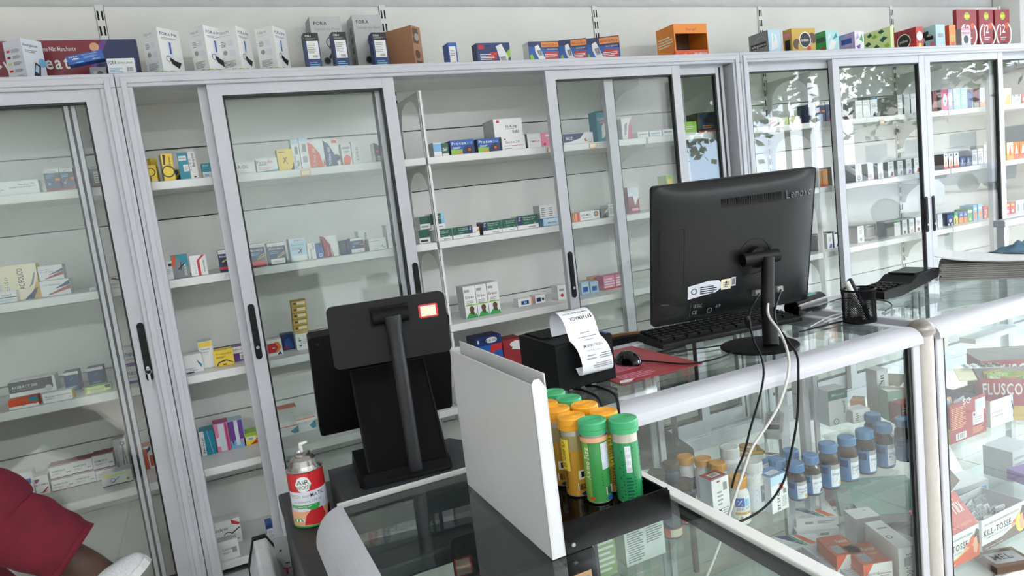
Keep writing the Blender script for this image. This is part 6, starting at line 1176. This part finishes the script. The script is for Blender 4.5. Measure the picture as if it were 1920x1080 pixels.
# lower shelf
KT = 'P,%s,0,0,1,0,1,.42,.75,.36,.45,.2,0,.2;P,%s,0,.2,.45,.2,.75,.36,1,.42,1,.46,.72,.4,.45,.24,0,.25;H,%s,.46,.2,.62,k,KILL-TOSSE;T,.06,.78,.09,.8,K,alivio rapido da congestionamento da garganta;T,.1,.36,.06,.5,K,Pastilhas Para Tosse e Dor de garganta;C,.70,.42,.09,f;C,.735,.5,.07,O;C,.885,.4,.34,%s,.8;P,f,.86,.2,.93,.12,.97,.5,.94,.72,.88,.62,.86,.48,.83,.42,.86,.38;P,k,.86,.62,.94,.9,.99,.82,.99,.35,.95,.4,.94,.66;T,.05,.06,.06,.4,c,sabor tangerina e mel'
t = tray(1752, 1084, ZL, .225, .13, .105, 1, 'cough sweet carton with orange picture and red lid raised, left one of two', 'w', 'g', KT % ('O', 'y', '.12', 'O'))
fl_ = MB().box((0, 0, 0), (.225, .11, .0016), 'O'); decal(fl_, 'R,0,0,1,1,#b5453a;U,.92,.72,.3,.62,w,KILL-TOSSE;U,.85,.88,.1,.45,f,Pastilhas Para Tosse;T,.5,.1,.1,.4,f,sabor tangerina', lambda x, y, q: (x*.225, y*.11, .0017+q), .225, .11)
fl_.build('lid_flap', PRT, t, loc=(0, .001, .106), rot=(R(48), 0, 0))
t = tray(1842, 1036, ZL, .235, .14, .105, 1, 'cough sweet carton with yellow disc and brown wave, right one of two', 'w', 'g', KT % ('d', 'w', '.04', 'y')); sachets(t, .02, .02, .15, .10, .07, 16, ['g', 'h'], rg)
MB().box((0, 0, 0), (.16, .0016, .07), 'd').build('lid_flap', PRT, t, loc=(.0, .139, .104), rot=(R(-35), R(-15), R(8)))
bx(1780, 975, ZL, .20, .12, .10, -4, 'grey white carton with a raised white lid at the back of the lower shelf', base='h', sides='g', front='R,.6,.55,.75,.85,G;R,.8,.6,.95,.8,b;L,.1,.4,.55,.85,6,G', top='R,0,0,1,1,w')
MB().box((0, 0, 0), (.2, .0016, .11), 'w').build('lid_sheet', PRT, None, 'white raised carton lid standing above the grey white carton', 'lid', loc=tuple(Vector(onz(1780, 975, ZL))+Vector((0, .09, .103))), rot=(R(-32), 0, R(-4)))
bx(1948, 945, ZL, .16, .12, .04, -10, 'violet lidded carton at the right edge of the lower shelf', base='V', sides='v', top='R,0,0,1,1,v').location.z += .05
bx(1900, 905, ZL, .14, .11, .12, 0, 'stack of grey printed cartons at the right edge', base='g', sides='g', front='L,.05,.1,.95,.9,4,h')
bx(1870, 1082, .10, .13, .10, .02, -20, 'brown and black flat carton at the very bottom right', base='d', sides='d', top='R,.1,.2,.9,.8,h;H,.2,.4,.3,.5,k,MEL').location.z = .11
# things on the far counter top
q = onz(1770, 531, ZC)
st = thing('paper_stack', 'stack of grey paper sheets with curling edge on the far counter', 'paper', (2.434, 1.665, ZC+.005), R(-57))
PAP = mat('grey paper', '9d9b98', .8, var=.06); PAPW = mat('white card sheet', 'dcdddd', .6)
for k in range(9):
    e = .012*((k*7) % 3)/3; MB().box((.0+e, .0+e*.5, k*.007), (.40+e, .20-e, k*.007+.0062)).build('sheet', PAP, st, bev=.001)
cs = [(-.01, .095), (.04, .0815), (.10, .0725), (.2, .0665), (.42, .0665)]
MB().prism(cs + [(a, b+.004) for a, b in cs[::-1]], lambda a, b: (a, -.03, b), lambda a, b: (a, .20, b)).build('top_card', PAPW, st)
cl = MB(); rg2 = random.Random(9); nx_, ny_ = 16, 10; vs = []
for j in range(ny_+1):
    for i in range(nx_+1):
        x = i/nx_; y = j/ny_; e = math.sin(PI*x)*math.sin(PI*y); vs.append((x*.20, y*.13, .004+e*(.02+.012*math.sin(x*13+y*7)+.010*math.cos(y*17-x*5))))
cl.add(vs, [(j*(nx_+1)+i, j*(nx_+1)+i+1, (j+1)*(nx_+1)+i+1, (j+1)*(nx_+1)+i) for j in range(ny_) for i in range(nx_)], sm=True)
cl.build('denim_garment', mat('blue denim', '5d7f97', .9, var=.35, scale=18, bump=.6), None, 'crumpled blue denim garment on the white card sheet', 'garment', loc=(2.66, 1.50, ZC+.0765))
fr = thing('glass_stand', 'grey metal framed stand at the right edge behind the denim garment', 'stand', (ony(1884, 470, 2.16).x, 2.16, 0))
fz = ony(1888, 412, 2.16).z
for x in (0, .6): MB().box((x, 0, 0), (x+.035, .035, fz-.035)).build('leg', ALUD, fr)
MB().box((-.01, -.01, fz-.035), (.645, .05, fz)).build('top_bar', ALUD, fr, bev=.006); MB().box((.036, .01, .2), (.6, .016, fz-.04)).build('glass_pane', CLR2, fr)
# ------------------------------------------------------------------ chair behind the counter
ch = thing('chair', 'black padded chair with a wooden rim behind the printer', 'chair', (1.30, 2.03, 0), R(-12))
WOOD = mat('varnished plywood', '9c6b3c', .35, var=.2, scale=20)
def back_pts(r, zt): return [(.235*r*math.cos(PI*k/12), zt-.09+.09*r*math.sin(PI*k/12)) for k in range(13)] + [(-.215*r, .62), (.215*r, .62)]
MB().prism(back_pts(1, .93), lambda a, b: (a, .012, b), lambda a, b: (a, .024, b)).build('back_shell', WOOD, ch, bev=.003)
MB().prism(back_pts(.96, .925), lambda a, b: (a, -.018, b), lambda a, b: (a, .0115, b)).build('back_pad', BLK2, ch, bev=.008)
MB().box((-.22, -.02, .43), (.22, .36, .48)).build('seat', BLK2, ch, bev=.015)
for s in (-1, 1):
    for y in (0, .33): MB().tube([(s*.19, y, 0), (s*.19, y, .43)], .012, 10).build('leg', DARK, ch)
    MB().tube([(s*.17, .03, .47), (s*.17, .03, .66)], .011, 8).build('back_strut', DARK, ch)
# ------------------------------------------------------------------ things standing low at the left of the desk
q = ony(500, 1008, 1.84)
wd = thing('plastic_casing', 'white plastic casing with black edge trim, low between desk and cabinet', 'casing', (ony(500, 1040, 1.62).x-.035, 1.62, 0))  # plain white plastic casing, its use unknown
hz = q.z; o_ = [(-.01, 0), (.09, 0), (.085, hz-.10), (.06, hz-.03), (.045, hz), (.015, hz), (-.005, hz-.07)]
MB().prism(o_, lambda a, b: (a, 0, b), lambda a, b: (a, .22, b)).build('casing', mat('white glossy plastic', 'd5d9dd', .15), wd, bev=.006)
MB().prism([(a*1.06-.003, b if b == 0 else b+.006) for a, b in o_], lambda a, b: (a, .221, b), lambda a, b: (a, .235, b)).build('edge_trim', BLK, wd)
q2 = ony(512, 1012, 1.77)
pb = thing('cardboard_sheet', 'grey board with torn edge and red printing leaning on the desk side', 'board', (q2.x, 1.77, 0), R(-12))
m = MB().box((0, 0, 0), (.10, .006, q2.z), 'h'); decal(m, 'H,.1,.86,.025,.9,M,TILES;R,.2,.90,.3,.905,k;R,.5,.93,.7,.935,k;R,.1,.95,.16,.957,k', lambda x, y, d: (x*.10, -d, y*q2.z), .10, q2.z); m.build('board', PRT, pb)
# ------------------------------------------------------------------ seated person at the left edge (only a crossed leg is in view)
def skin(name, V, E, rad, m, parent=None, sub=2, root=0):
    me = bpy.data.meshes.new(name); me.from_pydata([tuple(v) for v in V], E, []); o = bpy.data.objects.new(name, me); COL.objects.link(o); me.materials.append(m)
    if parent: o.parent = parent
    sk = o.modifiers.new('skin', 'SKIN'); sk.use_smooth_shade = True
    for i, r in enumerate(rad): me.skin_vertices[0].data[i].radius = (r, r) if not isinstance(r, tuple) else r; me.skin_vertices[0].data[i].use_root = i == root
    s = o.modifiers.new('sub', 'SUBSURF'); s.levels = sub; s.render_levels = sub
    return o
SKIN = mat('dark brown skin', '4a2d1e', .5, var=.12, scale=40); RED = mat('crimson scrub cloth', '6b0c25', .85, var=.12, scale=25, bump=.4)
pe = thing('person', 'seated person in crimson trousers and white slip on shoes, legs crossed', 'person', (0, 0, 0))
yk = 2.12
A = lambda u, v, y=yk: Vector(ony(u, v, y))
hip = Vector((-1.12, 2.16, .56)); ank = A(180, 1072, 2.04); knee = A(-62, 955, 2.06)
ank2 = Vector((-.62, 2.10, .09)); knee2 = Vector((-.66, 2.20, .55))
V = [hip, hip+Vector((-.02, 0, .16)), hip+Vector((-.05, 0, .36)), hip+Vector((-.05, 0, .52)), hip+Vector((-.03, 0, .62)), hip+Vector((0, 0, .74)), hip+Vector((.0, 0, .84)),
     hip+Vector((.05, -.09, 0)), (hip+knee)/2+Vector((0, -.04, .02)), knee, knee.lerp(ank, .5)+Vector((0, 0, -.005)), ank, ank+Vector((.03, .0, -.035)), ank+Vector((.075, -.005, -.02)),
     hip+Vector((.05, .09, -.01)), (hip+knee2)/2+Vector((0, .04, 0)), knee2, knee2.lerp(ank2, .5), ank2, ank2+Vector((.10, 0, -.045)), ank2+Vector((.17, 0, -.055)),
     hip+Vector((-.05, -.17, .49)), hip+Vector((-.02, -.21, .24)), hip+Vector((.20, -.16, .10)), hip+Vector((-.05, .17, .49)), hip+Vector((-.02, .21, .24)), hip+Vector((.20, .12, .10))]
E = [(0, 1), (1, 2), (2, 3), (3, 4), (4, 5), (5, 6), (0, 7), (7, 8), (8, 9), (9, 10), (10, 11), (11, 12), (12, 13), (0, 14), (14, 15), (15, 16), (16, 17), (17, 18), (18, 19), (19, 20), (3, 21), (21, 22), (22, 23), (3, 24), (24, 25), (25, 26)]
rad = [.13, .125, .13, .11, .05, .085, .08, .095, .08, .058, .054, .044, .040, .028, .095, .08, .058, .048, .034, .036, .026, .055, .042, .028, .055, .042, .028]
body_ = skin('body', V, E, rad, SKIN, pe)
# the trousers: the crossed leg with a wide hem, and the leg under it
h1 = A(138, 1040, 2.04)
def trouser(path, rad, ph):
    P = smooth_path(path, 9); n = 28; m = MB(); vs = []; N = len(P); rr = []
    for i in range(N): t = i/(N-1)*(len(rad)-1); k = min(int(t), len(rad)-2); rr.append(rad[k]+(rad[k+1]-rad[k])*(t-k))
    for i, p in enumerate(P):
        t = (P[min(i+1, N-1)]-P[max(i-1, 0)]).normalized(); a = t.cross(Vector((0, 0, 1))).normalized(); b = a.cross(t).normalized(); w = min(1, (N-1-i)/6+.25)
        for k in range(n):
            q = 2*PI*k/n; f = 1+w*(.05*math.sin(2*q+i*.16+ph)+.045*math.sin(3*q-i*.31+ph*2)+.03*math.sin(i*.8+2.2*math.sin(q+ph))); c = math.sin(q)
            vs.append(p+(a*math.cos(q)*.93+b*c*(1.08 if c > 0 else 1.0))*rr[i]*f)
    e = vs[-n:]; c0 = P[-1]
    vs += [c0+(v-c0)*.96 for v in e] + [P[-4]+(v-c0)*.9 for v in e]
    m.add(vs, [(i*n+k, i*n+(k+1) % n, (i+1)*n+(k+1) % n, (i+1)*n+k) for i in range(N+1) for k in range(n)], sm=True)
    s_ = MB(); s_.tube([P[-3]+(vs[(N-3)*n+k]-P[-3])*1.004 for k in range(n)] + [P[-3]+(vs[(N-3)*n]-P[-3])*1.004], .0016, 4, cap=False)
    o = m.build('trouser_leg', RED, pe); s_.build('hem_seam', RED, o)
trouser([hip+Vector((-.02, -.06, .02)), (hip+knee)/2+Vector((0, -.04, .02)), knee+Vector((-.01, 0, .0)), knee.lerp(h1, .35), knee.lerp(h1, .72), h1], [.12, .105, .094, .088, .083, .080], .4)
trouser([hip+Vector((-.02, .08, .0)), (hip+knee2)/2+Vector((0, .04, 0)), knee2, knee2.lerp(ank2, .4), knee2.lerp(ank2, .84)], [.12, .105, .09, .08, .074], 1.3)
top_v = [hip+Vector((-.01, 0, .1)), hip+Vector((-.05, 0, .36)), hip+Vector((-.05, 0, .52)), hip+Vector((-.04, 0, .58)), hip+Vector((-.05, -.17, .49)), hip+Vector((-.03, -.20, .32)), hip+Vector((-.05, .17, .49)), hip+Vector((-.03, .20, .32))]
skin('tunic', top_v, [(0, 1), (1, 2), (2, 3), (2, 4), (4, 5), (2, 6), (6, 7)], [.15, .15, .125, .07, .068, .06, .068, .06], RED, pe)
SHOE = mat('white knit shoe', 'dcdde0', .75, var=.12, scale=220, bump=.8); SOLE = mat('white rubber sole', 'e6e6e6', .4)
def shoe(heel, toe, nm):
    d = (toe-heel); L = d.length; x = d.normalized(); s = x.cross(Vector((0, 0, 1))).normalized(); u = s.cross(x).normalized(); s = -s if s.y > 0 else s
    # rows of (t along, half width, height of upper)
    rows = [(0, .018, .050), (.06, .030, .062), (.2, .035, .066), (.38, .036, .066), (.55, .042, .056), (.72, .047, .046), (.86, .042, .037), (.95, .030, .028), (1.0, .010, .016)]
    vs = []; n = 12
    for t_, w, h in rows:
        for k in range(n):
            a = PI*2*k/n; yy = math.cos(a)*w; zz = max(-.004, math.sin(a)*h*(1.0 if math.sin(a) > 0 else .1))
            vs.append(heel + x*(t_*L) + s*yy + u*(zz+.016))
    N = len(rows); m = MB().add(vs, [(i*n+k, i*n+(k+1) % n, (i+1)*n+(k+1) % n, (i+1)*n+k) for i in range(N-1) for k in range(n)] + [tuple(range(n))[::-1], tuple((N-1)*n+k for k in range(n))], sm=True)
    o = m.build(nm, SHOE, pe); ss = o.modifiers.new('s', 'SUBSURF'); ss.levels = 1; ss.render_levels = 2
    out = []
    for t_, w, h in rows: out.append((t_*L, w*1.05))
    pts = out + [(a, -b) for a, b in out[::-1]]
    q = MB().prism(pts, lambda a, b: heel + x*a + s*b + u*(-.004), lambda a, b: heel + x*a + s*b + u*.016); so = q.build('sole', SOLE, o, bev=.004)
    return o
toe = A(281, 1050, 2.0)
hl_ = toe + Vector((-.19, .02, -.135)); shoe(hl_, toe, 'shoe')
shoe(ank2+Vector((-.06, 0, -.085)), ank2+Vector((.19, 0, -.085)), 'shoe')
stl = thing('stool', 'black round stool under the seated person at the left edge', 'stool', (-1.12, 2.16, 0))
MB().lathe([(0, .40), (.17, .40), (.18, .41), (.18, .435), (.165, .445), (0, .446)], 28).build('seat', BLK2, stl)
for k in range(4):
    a = PI/4+k*PI/2; MB().tube([(.10*math.cos(a), .10*math.sin(a), .40), (.17*math.cos(a), .17*math.sin(a), 0)], .012, 8).build('leg', DARK, stl)
